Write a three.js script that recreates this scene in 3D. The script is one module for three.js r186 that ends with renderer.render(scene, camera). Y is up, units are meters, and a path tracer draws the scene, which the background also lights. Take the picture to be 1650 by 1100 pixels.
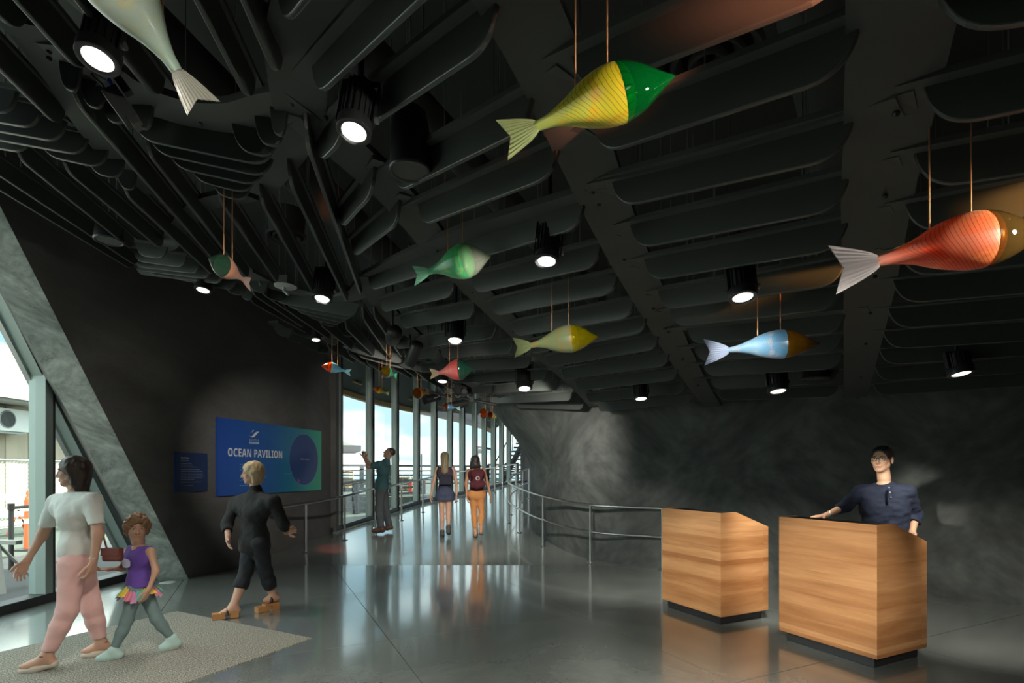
import * as THREE from 'three';
import { mergeGeometries, mergeVertices, toCreasedNormals } from 'three/addons/utils/BufferGeometryUtils.js';
import { RoundedBoxGeometry } from 'three/addons/geometries/RoundedBoxGeometry.js';
import { RectAreaLightUniformsLib } from 'three/addons/lights/RectAreaLightUniformsLib.js';
import { createNoise2D, createNoise3D } from 'simplex-noise';

// ---------------------------------------------------------------- camera, sky, sun, exposure
const FOCAL = 850, CX = 825, CY = 760, EYE = 1.52;         // a level lens shifted upwards: the horizon lies at row 760
const scene = new THREE.Scene();
const camera = new THREE.PerspectiveCamera(2 * Math.atan(550 / FOCAL) * 180 / Math.PI, 1.5, 0.05, 400);
camera.position.set(0, EYE, 0);
camera.setViewOffset(1650, 1100, 0, 550 - CY, 1650, 1100);
const renderer = new THREE.WebGLRenderer({ antialias: true });
renderer.toneMapping = THREE.LinearToneMapping;
renderer.toneMappingExposure = 1.7;
renderer.shadowMap.enabled = true;
RectAreaLightUniformsLib.init();

function mulberry(a) { return () => { a = (a + 0x6d2b79f5) | 0; let t = Math.imul(a ^ (a >>> 15), 1 | a); t = (t + Math.imul(t ^ (t >>> 7), 61 | t)) ^ t; return ((t ^ (t >>> 14)) >>> 0) / 4294967296; }; }
const rnd = mulberry(7), noise2 = createNoise2D(mulberry(11)), noise3 = createNoise3D(mulberry(23));
const clamp = THREE.MathUtils.clamp, lerp = THREE.MathUtils.lerp, smooth = THREE.MathUtils.smoothstep;
function fbm3(x, y, z, n = 5) { let s = 0, a = 0.5; for (let i = 0; i < n; i++, a *= 0.5, x *= 2.03, y *= 2.03, z *= 2.03) s += a * noise3(x, y, z); return s; }
function fbm2(x, y, n = 4) { let s = 0, a = 0.5; for (let i = 0; i < n; i++, a *= 0.5, x *= 2.03, y *= 2.03) s += a * noise2(x, y); return s; }

{ // broken cloud: brighter overhead as a cloudy sky is, grey-blue cloud bases between white tops
  const W = 1024, H = 512, data = new Float32Array(W * H * 4);
  for (let r = 0; r < H; r++) for (let c = 0; c < W; c++) {
    const up = ((r + 0.5) / H - 0.5) * Math.PI, az = ((c + 0.5) / W - 0.5) * 2 * Math.PI;
    const y = Math.sin(up), x = Math.cos(az) * Math.cos(up), z = Math.sin(az) * Math.cos(up), k = 1 / (Math.max(y, 0) + 0.22);
    const n = fbm3(x * k * 1.15 + 3.1, y * 9 + 2, z * k * 1.15), m = smooth(n, -0.28, 0.32);
    const lift = 0.85 + 1.0 * smooth(y, 0.0, 0.9);
    const low = 0.3 * (1 - smooth(y, 0.045, 0.075)) - 0.5 * smooth(y, 0.06, 0.085) * smooth(0.22 - y, 0, 0.1);   // white bank over the horizon, grey-blue cloud above it
    const base = [0.17, 0.27, 0.33], top = [0.98, 1.03, 1.02], mm = clamp(m + low, 0, 1);
    const o = (r * W + c) * 4;
    for (let q = 0; q < 3; q++) data[o + q] = y > -0.02 ? lerp(base[q], top[q], mm) * lift : 0.3;
    data[o + 3] = 1;
  }
  const t = new THREE.DataTexture(data, W, H, THREE.RGBAFormat, THREE.FloatType);
  t.mapping = THREE.EquirectangularReflectionMapping; t.magFilter = THREE.LinearFilter; t.needsUpdate = true;
  scene.background = t; scene.environment = t; scene.backgroundIntensity = scene.environmentIntensity = 2.3;
}
const sun = new THREE.DirectionalLight(new THREE.Color(1, 0.95, 0.87), 8.5);
sun.position.set(22, 32, -6); sun.target.position.set(0, 0, 0); sun.castShadow = true;
sun.shadow.camera.left = sun.shadow.camera.bottom = -40; sun.shadow.camera.right = sun.shadow.camera.top = 40; sun.shadow.camera.far = 120; sun.shadow.mapSize.set(2048, 2048);
scene.add(sun, sun.target);

// ---------------------------------------------------------------- helpers
const V = (x, y, z) => new THREE.Vector3(x, y, z);
const P = (px, py, d) => V((px - CX) / FOCAL * d, EYE + (CY - py) / FOCAL * d, -d);        // pixel at a known distance
const RAMP0 = 8.6, SLOPE = 1 / 12;
const floorY = (d) => Math.min(Math.max(0, (d - RAMP0) * SLOPE), 1.02);                                   // the passage floor climbs beyond the joint
function onFloor(px, py) {                                                                 // pixel on the floor or the ramp
  const s = (py - CY) / FOCAL; let d = EYE / s;
  if (d > RAMP0) d = (EYE + RAMP0 * SLOPE) / (s + SLOPE);
  return P(px, py, d);
}
const X0 = 1.8;
const ceilH = (x) => 0.93 + 0.23 * 0.6 * Math.log(1 + Math.exp((X0 - x) / 0.6));          // underside of the ceiling boards above eye level: low over the desks, rising towards the windows
function onCeil(px, py, drop = 0) {
  const kx = (px - CX) / FOCAL, up = (CY - py) / FOCAL; let a = 0.2, b = 60;
  for (let i = 0; i < 50; i++) { const d = (a + b) / 2; if (up * d - ceilH(kx * d) + drop > 0) b = d; else a = d; }
  return P(px, py, (a + b) / 2);
}
const ceilY = (x) => EYE + ceilH(x);
const taken = new Map();
function numbered(n) { const k = taken.get(n) || 0; taken.set(n, k + 1); return k ? n + '_' + String(k).padStart(3, '0') : n; }
function shadow(m) { m.castShadow = true; m.receiveShadow = true; return m; }
function thing(name, label, category, at = V(0, 0, 0), group, kind) {
  const g = new THREE.Group(); g.name = numbered(name); g.position.copy(at); scene.add(g);
  if (label) g.userData.label = label; if (category) g.userData.category = category; if (group) g.userData.group = group; if (kind) g.userData.kind = kind;
  return g;
}
function part(name, geo, mat, parent, label) {                                             // geometry given in world axes; kept relative to its thing
  const o = V(0, 0, 0); for (let p = parent; p; p = p.parent) o.add(p.position);
  if (Array.isArray(geo)) geo = merge(geo);
  geo.translate(-o.x, -o.y, -o.z);
  const m = shadow(new THREE.Mesh(geo, mat)); m.name = name; if (label) m.userData.label = label;
  (parent || scene).add(m); return m;
}
function solo(name, geo, mat, label, category, group, kind) {
  if (Array.isArray(geo)) geo = merge(geo);
  geo.computeBoundingBox(); const b = geo.boundingBox, c = V((b.min.x + b.max.x) / 2, b.min.y, (b.min.z + b.max.z) / 2);
  geo.translate(-c.x, -c.y, -c.z);
  const m = shadow(new THREE.Mesh(geo, mat)); m.name = numbered(name); m.position.copy(c);
  if (label) m.userData.label = label; if (category) m.userData.category = category; if (group) m.userData.group = group; if (kind) m.userData.kind = kind;
  scene.add(m); return m;
}
function merge(list) {
  list = list.map((g) => { const q = g.index ? g.toNonIndexed() : g; for (const k of Object.keys(q.attributes)) if (!['position', 'normal', 'uv', 'color'].includes(k)) q.deleteAttribute(k); if (!q.attributes.uv) q.setAttribute('uv', new THREE.BufferAttribute(new Float32Array(q.attributes.position.count * 2), 2)); return q; });
  const anyCol = list.some((g) => g.attributes.color);
  if (anyCol) for (const g of list) if (!g.attributes.color) g.setAttribute('color', new THREE.BufferAttribute(new Float32Array(g.attributes.position.count * 3).fill(1), 3));
  return mergeGeometries(list, false);
}
function box(cx, cy, cz, sx, sy, sz, r = 0) { const g = r ? new RoundedBoxGeometry(sx, sy, sz, 2, r) : new THREE.BoxGeometry(sx, sy, sz); return g.translate(cx, cy, cz); }
function bar(a, b, r, n = 8, r2 = r) {                                                     // round bar between two points
  const l = a.distanceTo(b), g = new THREE.CylinderGeometry(r2, r, l, n, 1); g.translate(0, l / 2, 0);
  g.applyQuaternion(new THREE.Quaternion().setFromUnitVectors(V(0, 1, 0), b.clone().sub(a).normalize())); return g.translate(a.x, a.y, a.z);
}
function beam(a, b, w, h, up = V(0, 1, 0)) {                                               // square bar between two points
  const z = b.clone().sub(a), l = z.length(); z.normalize(); const x = new THREE.Vector3().crossVectors(up, z).normalize(), y = new THREE.Vector3().crossVectors(z, x);
  const g = new THREE.BoxGeometry(w, h, l); g.applyMatrix4(new THREE.Matrix4().makeBasis(x, y, z)); const c = a.clone().add(b).multiplyScalar(0.5); return g.translate(c.x, c.y, c.z);
}
function tube(pts, r, n = 8, seg = 0, closed = false) { return new THREE.TubeGeometry(new THREE.CatmullRomCurve3(pts, closed, 'centripetal'), seg || pts.length * 6, r, n, closed); }
function lathe(profile, n = 24) { return new THREE.LatheGeometry(profile.map(([r, y]) => new THREE.Vector2(r, y)), n); }
function quadGrid(fn, nu, nv, uvScale = [1, 1], thick) {                                            // surface through fn(u, v)
  const pos = [], uv = [], idx = [];
  for (let j = 0; j <= nv; j++) for (let i = 0; i <= nu; i++) { const p = fn(i / nu, j / nv); pos.push(p.x, p.y, p.z); uv.push(i / nu * uvScale[0], j / nv * uvScale[1]); }
  for (let j = 0; j < nv; j++) for (let i = 0; i < nu; i++) { const a = j * (nu + 1) + i, b = a + 1, c = a + nu + 1, d = c + 1; idx.push(a, b, d, a, d, c); }
  const g = new THREE.BufferGeometry(); g.setAttribute('position', new THREE.Float32BufferAttribute(pos, 3)); g.setAttribute('uv', new THREE.Float32BufferAttribute(uv, 2)); g.setIndex(idx); g.computeVertexNormals(); return g;
}
function prismXZ(poly, y0, y1) {                                                           // polygon [x, d] standing between two heights
  const s = new THREE.Shape(poly.map(([x, d]) => new THREE.Vector2(x, d))); const g = new THREE.ExtrudeGeometry(s, { depth: y1 - y0, bevelEnabled: false });
  g.rotateX(-Math.PI / 2); return g.translate(0, y0, 0);
}
function tex(w, h, fn, srgb = true, rep) {
  const d = new Uint8Array(w * h * 4);
  for (let y = 0; y < h; y++) for (let x = 0; x < w; x++) { const c = fn(x / w, y / h, x, y), o = (y * w + x) * 4; for (let k = 0; k < 3; k++) d[o + k] = clamp(Array.isArray(c) ? c[k] : c, 0, 1) * 255; d[o + 3] = 255; }
  const t = new THREE.DataTexture(d, w, h); t.wrapS = t.wrapT = THREE.RepeatWrapping; t.magFilter = THREE.LinearFilter; if (srgb) t.colorSpace = THREE.SRGBColorSpace; if (rep) t.repeat.set(...rep); t.needsUpdate = true; return t;
}
function tileNoise(u, v, f, n = 4, s = 0) {                                                // noise that repeats over 0..1
  const a = u * 2 * Math.PI, b = v * 2 * Math.PI; let r = 0, k = 0.5, q = f / 6.283;
  for (let i = 0; i < n; i++, k *= 0.5, q *= 2) r += k * noise3(Math.cos(a) * q + s + Math.sin(b) * q * 0.7, Math.sin(a) * q + Math.cos(b) * q, Math.sin(b) * q + i * 7.7);
  return r;
}
const std = (o) => new THREE.MeshStandardMaterial(o), phy = (o) => new THREE.MeshPhysicalMaterial(o);
const lin = (r, g, b) => new THREE.Color().setRGB(r, g, b);
function label(o, l, c, g) { o.userData.label = l; if (c) o.userData.category = c; if (g) o.userData.group = g; return o; }
// ---------------------------------------------------------------- materials of the building
const plasterTex = tex(512, 512, (u, v) => {
  const a = tileNoise(u, v, 5, 5, 1), b = tileNoise(u, v, 14, 4, 9), c = Math.abs(tileNoise(u + b * 0.02, v * 0.9, 9, 4, 4));
  const t = 0.5 + 0.62 * a + 0.34 * b + 0.1 * smooth(0.05 - c, 0, 0.05); return [0.235 + 0.15 * t, 0.25 + 0.155 * t, 0.242 + 0.15 * t];
});
const plasterBump = tex(256, 256, (u, v) => 0.5 + 0.4 * tileNoise(u, v, 12, 5, 3), false);
const M = {
  board: phy({ color: lin(0.052, 0.058, 0.054), roughness: 0.7 }),
  fin: phy({ color: lin(0.045, 0.052, 0.048), roughness: 0.36 }),
  black: std({ color: lin(0.016, 0.017, 0.018), roughness: 0.45 }),
  blackMetal: std({ color: lin(0.03, 0.031, 0.033), roughness: 0.38, metalness: 0.3 }),
  rod: std({ color: lin(0.3, 0.31, 0.3), roughness: 0.4, metalness: 0.8 }),
  steel: std({ color: lin(0.62, 0.62, 0.6), roughness: 0.28, metalness: 1 }),
  frame: std({ color: lin(0.30, 0.36, 0.33), roughness: 0.45, metalness: 0.25 }),
  darkFrame: std({ color: lin(0.03, 0.034, 0.034), roughness: 0.5 }),
  glassDark: phy({ color: lin(0.6, 0.68, 0.66), roughness: 0, transmission: 1, thickness: 0, ior: 1.5 }),
  glass: phy({ color: lin(0.88, 0.98, 0.93), roughness: 0, transmission: 1, thickness: 0, ior: 1.5 }),
  wallDark: std({ color: lin(0.055, 0.054, 0.055), roughness: 0.85, map: null }),
  plaster: std({ map: plasterTex, roughness: 0.75, bumpMap: plasterBump, bumpScale: 0.006 }),
};
const concTex = tex(512, 512, (u, v) => {
  const a = tileNoise(u, v, 4, 5, 21), b = tileNoise(u, v, 16, 4, 33), c = Math.abs(tileNoise(u, v, 7, 4, 40));
  const t = 0.68 + 0.22 * a + 0.1 * b - 0.16 * smooth(0.02 - c, 0, 0.02); return [t * 0.92, t * 0.97, t * 0.93];
});
M.concrete = std({ map: concTex, color: lin(1, 1, 1), roughness: 0.8, bumpMap: plasterBump, bumpScale: 0.004 });
const floorTex = tex(1024, 1024, (u, v) => {
  const a = tileNoise(u, v, 4, 5, 51), b = tileNoise(u, v, 22, 4, 57), c = tileNoise(u, v, 70, 2, 61);
  const t = 0.47 + 0.07 * a + 0.025 * b + 0.015 * c; return [t * 0.955, t * 1.01, t * 0.97];
});
M.floor = phy({ map: floorTex, roughness: 0.26, ior: 1.85, clearcoat: 1, clearcoatRoughness: 0.1 });
M.wallTex = tex(512, 512, (u, v) => { const t = 0.345 + 0.035 * tileNoise(u, v, 5, 5, 81) + 0.02 * tileNoise(u, v, 40, 3, 83); return [t * 1.0, t * 1.0, t * 1.0]; });
M.wallDark = std({ map: M.wallTex, roughness: 0.8 });

// ---------------------------------------------------------------- floor: saw-cut slabs of polished concrete, and the ramp
const U = [-0.43, 0.903], W_ = [0.903, 0.43];                                              // the joints and the desks share these directions ([x, d])
const floor = thing('floor', null, null, V(0, 0, 0), null, 'structure');
{
  part('slab_base', box(0.5, -0.11, -3.2, 19, 0.19, 21), std({ color: lin(0.05, 0.05, 0.05), roughness: 0.9 }), floor);
  const o = [1.6, 3.8], S = 2.03, gap = 0.003;
  const clipPoly = (poly, fn) => { const out = []; for (let i = 0; i < poly.length; i++) { const a = poly[i], b = poly[(i + 1) % poly.length], fa = fn(a), fb = fn(b); if (fa >= 0) out.push(a); if (fa * fb < 0) { const t = fa / (fa - fb); out.push([lerp(a[0], b[0], t), lerp(a[1], b[1], t)]); } } return out; };
  for (let i = -7; i < 7; i++) for (let j = -7; j < 6; j++) {
    let q = [[i * S + gap, j * S + gap], [(i + 1) * S - gap, j * S + gap], [(i + 1) * S - gap, (j + 1) * S - gap], [i * S + gap, (j + 1) * S - gap]].map(([a, b]) => [o[0] + a * W_[0] + b * U[0], o[1] + a * W_[1] + b * U[1]]);
    for (const f of [(p) => RAMP0 - 0.004 - p[1], (p) => p[1] + 6, (p) => p[0] + 5.6, (p) => 8 - p[0]]) { q = clipPoly(q, f); if (q.length < 3) break; }
    if (q.length < 3) continue;
    const ar = Math.abs(q.reduce((s, p, k) => { const n = q[(k + 1) % q.length]; return s + p[0] * n[1] - p[1] * n[0]; }, 0)) / 2; if (ar < 0.01) continue;
    const g = prismXZ(q, -0.02, 0), uv = g.attributes.uv, p = g.attributes.position;
    for (let k = 0; k < p.count; k++) uv.setXY(k, p.getX(k) / 3.7, p.getZ(k) / 3.7);
    part('slab', g, M.floor, floor);
  }
}
// ---------------------------------------------------------------- left wall with the slanted end
const WX = (d) => -4.6 + 0.2 * (d - 7.5);
{
  const n = V(-0.98, 0, -0.196), th = 0.32, YT = 5.0;
  const A = [[7.5, 0], [11.47, 0], [11.0, YT], [7.5 - YT * 0.552, YT]];                   // (d, y) of the wall face: near end leans towards the room's entrance
  const face = A.map(([d, y]) => V(WX(d), y, -d)), rear = face.map((p, i) => p.clone().addScaledVector(n, th).add(i === 0 || i === 3 ? V(0, 0, 0.22) : V(0, 0, 0)));
  const q = (a, b, c, d, s = 2.5) => { const w = a.distanceTo(b) / s, h = a.distanceTo(d) / s; return quadGrid((u, v) => a.clone().lerp(b, u).lerp(d.clone().lerp(c, u), v), 1, 1, [w, h]); };
  const wall = thing('wall_left', null, null, V(0, 0, 0), null, 'structure');
  part('wall_face', [q(face[0], face[1], face[2], face[3]), q(rear[1], rear[0], rear[3], rear[2]), q(face[1], rear[1], rear[2], face[2])], M.wallDark, wall);
  part('slanted_end', [q(rear[0], face[0], face[3], rear[3], 1.4)], M.concrete, wall, 'pale troweled concrete end leaning out of the dark wall');
  // dark reveal between the slanted end and the slanted window frame
  const f0 = V(-5.42, 0, -7.87), f3 = V(-5.42, YT, -(6.15 - (YT - 2.76) / 1.6));
  part('reveal', q(f0, rear[0], rear[3], f3), M.darkFrame, wall);
}
// ---------------------------------------------------------------- curved plaster wall on the right, flaring at the top where it turns into the passage
const wallPts = [[8.6, 4.2], [7.2, 5.1], [5.8, 6.0], [5.1, 6.46], [3.66, 7.38], [2.4, 8.2], [1.74, 8.62], [1.11, 9.3], [0.76, 10.23], [0.5, 11.2], [0.46, 12.3], [0.75, 13.6], [1.5, 15], [2.6, 16.2], [4.2, 17.2]];
{
  const curve = new THREE.CatmullRomCurve3(wallPts.map(([x, d]) => V(x, 0, -d)), false, 'centripetal');
  const N = 150, pts = curve.getSpacedPoints(N), len = curve.getLength();
  const flare = (s) => 1.12 * smooth(s, 0.42, 0.65) ;
  const g = quadGrid((u, v) => {
    const i = Math.round(u * N), p = pts[i], a = pts[Math.max(0, i - 1)], b = pts[Math.min(N, i + 1)], t = b.clone().sub(a).normalize();
    const nrm = V(t.z, 0, -t.x); if (nrm.x + nrm.z * -0.4 > 0) nrm.multiplyScalar(-1);
    const y = v * 5, s = clamp((y - 1.6) / 1.5, 0, 1.9), out = flare(u) * Math.pow(s, 1.34);
    const wob = 0.02 * fbm2(u * 40, v * 9, 3) + 0.012 * fbm2(u * 120, v * 24, 2);
    return p.clone().addScaledVector(V(-0.95, 0, 0.25).lerp(nrm, 0.35), out).addScaledVector(nrm, wob).setY(y);
  }, N, 70, [len / 3, 5 / 3]);
  const m = solo('wall_right', g, M.plaster); m.userData.kind = 'structure';
}
// ---------------------------------------------------------------- glazing on the left of the entrance
const window1 = thing('window_1', null, null, V(0, 0, 0), null, 'structure');
{
  const x = -5.5, TOP = 4.3, slant = (y) => 6.15 - (y - 2.76) / 1.6;
  part('sill', [box(x, 0.05, -4.4, 0.2, 0.1, 6.9)], M.darkFrame, window1);
  const mulls = [6.16, 3.5, 1.0];
  for (const d of mulls) {
    const top = d > 6 ? 2.76 : TOP;
    part('mullion', box(x, top / 2 + 0.05, -d, 0.2, top - 0.1, 0.1, 0.006), M.frame, window1);
    part('mullion_cover', box(x + 0.085, top / 2 + 0.05, -d - 0.065, 0.03, top - 0.1, 0.03), M.darkFrame, window1);
  }
  const a = V(x, 0.1, -slant(0.1)), b = V(x, TOP, -slant(TOP));
  part('slanted_frame', [beam(a, b, 0.2, 0.12, V(1, 0, 0))], M.frame, window1);
  part('slanted_channel', [beam(a.clone().add(V(-0.1, 0, 0.12)), b.clone().add(V(-0.1, 0, 0.12)), 0.06, 0.06, V(1, 0, 0))], M.rod, window1);
  part('head_frame', box(x, TOP + 0.05, -3.1, 0.2, 0.1, 4.3), M.frame, window1);
  const pane = (pts) => { const s = new THREE.Shape(pts.map(([d, y]) => new THREE.Vector2(d, y))); const g = new THREE.ShapeGeometry(s); g.rotateY(Math.PI / 2); return g.translate(x - 0.02, 0, 0); };
  part('pane', pane([[6.21, 0.1], [slant(0.1), 0.1], [6.21, slant(6.21) > 0 ? 2.76 - (6.21 - 6.15) * 1.6 : 2.6]]), M.glass, window1);
  part('pane', pane([[3.55, 0.1], [6.11, 0.1], [6.11, 2.8], [slant(TOP), TOP], [3.55, TOP]]), M.glass, window1);
  part('pane', pane([[1.05, 0.1], [3.45, 0.1], [3.45, TOP], [1.05, TOP]]), M.glass, window1);
}
// ---------------------------------------------------------------- curved glazing of the passage
const glazBase = [[-3.9, 11.2], [-3.74, 11.8], [-3.21, 13.8], [-2.74, 15.6], [-1.95, 17.2], [-0.75, 19.6], [0.15, 22], [0.6, 24]];
const glazCurve = new THREE.CatmullRomCurve3(glazBase.map(([x, d]) => V(x, 0, -d)), false, 'centripetal');
const glazPts = glazCurve.getSpacedPoints(240);
function onGlazing(px) { let best = glazPts[0], e = 1e9; for (const p of glazPts) { const q = Math.abs(p.x / -p.z * FOCAL + CX - px); if (q < e) { e = q; best = p; } } return best; }
const window2 = thing('window_2', null, null, V(0, 0, 0), null, 'structure');
{
  const px = [545, 595.5, 637, 670.5, 699.5, 724, 745, 764, 780.5, 795, 808, 820], at = px.map(onGlazing), TOP = 4.3;
  const frames = at.map((p, i) => { const a = at[Math.max(0, i - 1)], b = at[Math.min(at.length - 1, i + 1)]; return b.clone().sub(a).normalize(); });
  at.forEach((p, i) => {
    const y0 = floorY(-p.z), t = frames[i], n = V(t.z, 0, -t.x), c = p.clone();
    part('mullion', beam(V(c.x, y0, c.z), V(c.x, TOP, c.z), 0.165, 0.13, V(-n.x, 0, -n.z)), M.frame, window2);
    part('mullion_cover', beam(V(c.x + 0.086, y0, c.z - 0.02), V(c.x + 0.086, TOP, c.z - 0.02), 0.02, 0.05, V(-n.x, 0, -n.z)), M.darkFrame, window2);
  });
  const all = [glazPts[0], ...at, glazPts[240]];
  for (let i = 0; i < all.length - 1; i++) {
    const a = all[i], b = all[i + 1], ya = floorY(-a.z), yb = floorY(-b.z);
    part('pane', quadGrid((u, v) => { const p = a.clone().lerp(b, u); return p.setY(lerp(lerp(ya, yb, u) + 0.1, TOP, v)); }, 1, 1), M.glassDark, window2);
    part('sill', beam(a.clone().setY(ya + 0.05), b.clone().setY(yb + 0.05), 0.18, 0.12), M.darkFrame, window2);
    part('sill_trim', beam(a.clone().setY(ya + 0.012).add(V(0.14, 0, 0.03)), b.clone().setY(yb + 0.012).add(V(0.14, 0, 0.03)), 0.07, 0.02), M.frame, window2);
  }
}
{ // ramp and landing between the glazing and the curved wall
  const gx = (d) => { let b = glazPts[0], e = 1e9; for (const p of glazPts) { const q = Math.abs(-p.z - d); if (q < e) { e = q; b = p; } } return d < 11.2 ? -4.25 : b.x - 0.1; };
  const lay = (q) => { const uv = q.attributes.uv, p = q.attributes.position; for (let k = 0; k < p.count; k++) uv.setXY(k, p.getX(k) / 3.7 + 0.3, p.getZ(k) / 3.7); return q; };
  part('ramp', lay(quadGrid((u, v) => { const d = lerp(RAMP0, RAMP0 + 1.02 / SLOPE, v); return V(lerp(gx(d), 4.6, u), floorY(d), -d); }, 4, 48)), M.floor, floor);
  part('landing', lay(quadGrid((u, v) => { const d = lerp(20.84, 26, v); return V(lerp(gx(d), 6, u), 1.02, -d); }, 2, 12)), M.floor, floor);
}
// ---------------------------------------------------------------- shell that closes the room: roof slab, walls behind the camera
{
  const slab = solo('roof', prismXZ([[-5.85, -4.6], [9, -4.6], [9, 26.5], [0.9, 26.5], [0.0, 22], [-0.95, 19.4], [-2.1, 17.1], [-2.95, 15.5], [-3.45, 13.7], [-4.0, 11.7], [-4.35, 9.5], [-5.0, 7], [-5.85, 6.2]], 4.85, 5.15), M.board); slab.userData.kind = 'structure';
  const b1 = solo('wall_east', box(7.4, 2.45, -0.6, 0.3, 4.9, 12), M.wallDark); b1.userData.kind = 'structure';
  const b2 = solo('wall_back', [box(0.9, 2.45, 4.4, 13.3, 4.9, 0.3), box(-5.55, 2.45, 1.7, 0.3, 4.9, 5.3)], M.wallDark); b2.userData.kind = 'structure';
  const t1 = solo('trim_1', [box(-5.55, 4.62, -1.0, 0.3, 0.55, 11.5)], M.darkFrame); t1.userData.kind = 'structure';
  const facade = []; for (let i = 0; i < 240; i += 12) { const a = glazPts[i], b = glazPts[Math.min(240, i + 12)]; facade.push(beam(a.clone().setY(4.6), b.clone().setY(4.6), 0.2, 0.62)); }
  const t2 = solo('trim_2', facade, M.darkFrame); t2.userData.kind = 'structure';
  const b4 = solo('wall_far', [box(3.6, 2.6, -24.6, 6.4, 5.2, 0.3), box(-4.45, 2.4, -11.32, 1.4, 4.9, 0.2)], M.wallDark); b4.userData.kind = 'structure';
}
// ---------------------------------------------------------------- ceiling: cut boards on a curved grid with hanging fins
const ceiling = thing('ceiling', null, null, V(0, 0, 0), null, 'structure');
const FINH = 0.115;
function band(pts, width, y0, y1) {                                                        // flat board along a polyline of world points, lying on the ceiling surface
  const c = new THREE.CatmullRomCurve3(pts, false, 'centripetal'), n = pts.length * 5, q = c.getPoints(n), pos = [], idx = [], uv = [];
  q.forEach((p, i) => {
    const a = q[Math.max(0, i - 1)], b = q[Math.min(n, i + 1)], t = b.clone().sub(a).setY(0).normalize(), s = V(-t.z, 0, t.x);
    for (const k of [-1, 1]) for (const h of [y0, y1]) { const x = p.x + s.x * k * width / 2; pos.push(x, p.y + h, p.z + s.z * k * width / 2); uv.push(i * 0.1, k); }
  });
  for (let i = 0; i < n; i++) { const o = i * 4, e = o + 4; for (const [a, b] of [[0, 2], [3, 1], [1, 0], [2, 3]]) idx.push(o + a, o + b, e + b, o + a, e + b, e + a); }
  idx.push(0, 1, 3, 0, 3, 2); const o = n * 4; idx.push(o, o + 3, o + 1, o, o + 2, o + 3);
  const g = new THREE.BufferGeometry(); g.setAttribute('position', new THREE.Float32BufferAttribute(pos, 3)); g.setAttribute('uv', new THREE.Float32BufferAttribute(uv, 2)); g.setIndex(idx);
  return toCreasedNormals(g, 0.6);
}
function finGeo(a, b, hgt, r = 0.13, t = 0.02) {                                           // a, b: the ends of the lower edge; rounded lower corners
  const dir = b.clone().sub(a), L = dir.length(), rr = Math.min(r, L * 0.42), s = new THREE.Shape();
  s.moveTo(0, hgt); s.lineTo(0, hgt * 0.92); s.bezierCurveTo(rr * 0.12, hgt * 0.3, rr * 0.45, 0, rr, 0); s.lineTo(L - rr, 0); s.bezierCurveTo(L - rr * 0.45, 0, L - rr * 0.12, hgt * 0.3, L, hgt * 0.92); s.lineTo(L, hgt); s.closePath();
  const g = new THREE.ExtrudeGeometry(s, { depth: t - 0.01, bevelEnabled: true, bevelThickness: 0.005, bevelSize: 0.004, bevelSegments: 2, curveSegments: 7 });
  g.translate(0, 0, -(t - 0.01) / 2); dir.normalize(); const n = new THREE.Vector3().crossVectors(dir, V(0, 1, 0)).normalize();
  g.applyMatrix4(new THREE.Matrix4().makeBasis(dir, V(0, 1, 0), n)); return g.translate(a.x, a.y, a.z);
}
const strips = [];
function fins(list, stripW = 0.1, ext = 0.16, hgt = FINH) {
  for (const [x1, y1, x2, y2] of list) {
    const a = onCeil(x1, y1, hgt), b = onCeil(x2, y2, hgt); if (a.distanceTo(b) < 0.06) continue;
    part('fin', finGeo(a, b, hgt + 0.012), M.fin, ceiling);
    const t = b.clone().sub(a).normalize(), e0 = a.clone().addScaledVector(t, -ext), e1 = b.clone().addScaledVector(t, ext);
    for (const p of [e0, e1]) p.y = ceilY(p.x);
    const mid = e0.clone().lerp(e1, 0.5); mid.y = Math.min(ceilY(mid.x) + 0.004, (e0.y + e1.y) / 2 + 0.004);
    part('slat', band([e0, mid, e1], stripW, 0.004, 0.024), M.board, ceiling);
    strips.push([e0, e1]);
  }
}
// bay over the desks, next bay to the right, middle bay, bay beside the passage
fins([[925, 155, 1390, -25], [958, 252, 1385, 112], [988, 336, 1375, 249], [1018, 402, 1368, 334], [1040, 453, 1366, 399], [1062, 500, 1362, 456], [1081, 527, 1356, 496], [1108, 554, 1362, 535], [1120, 582, 1358, 566], [1134, 606, 1357, 593], [1145, 627, 1352, 616], [1156, 645, 1350, 639]]);
fins([[1505, -70, 1800, -130], [1512, 60, 1800, 12], [1490, 210, 1800, 145], [1475, 306, 1800, 256], [1460, 379, 1800, 325], [1452, 447, 1800, 410], [1440, 489, 1800, 460], [1432, 530, 1800, 502], [1424, 562, 1800, 540], [1418, 588, 1800, 562], [1412, 614, 1800, 590], [1408, 637, 1800, 612]], 0.1, 0.07);
fins([[507, 160, 760, -75], [575, 217, 802, 66], [637, 312, 860, 203], [676, 365, 900, 281], [595, 468, 942, 364], [762, 473, 968, 428], [793, 509, 996, 471], [827, 542, 1022, 511], [852, 570, 1042, 535], [882, 591, 1061, 562], [906, 611, 1078, 589], [928, 629, 1092, 612], [946, 648, 1104, 632], [964, 663, 1116, 649]]);
fins([[614, 503, 733, 476], [646, 529, 765, 511], [687, 559, 800, 543], [638, 562, 673, 558], [711, 577, 827, 568], [652, 578, 704, 576], [670, 599, 855, 592], [730, 617, 881, 611], [760, 634, 902, 628], [790, 650, 921, 645], [832, 657, 940, 660]], 0.09, 0.1);
fins([[452, 50, 540, -60], [512, 266, 556, 222], [548, 370, 604, 308], [568, 415, 645, 357]], 0.07, 0.08);
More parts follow.
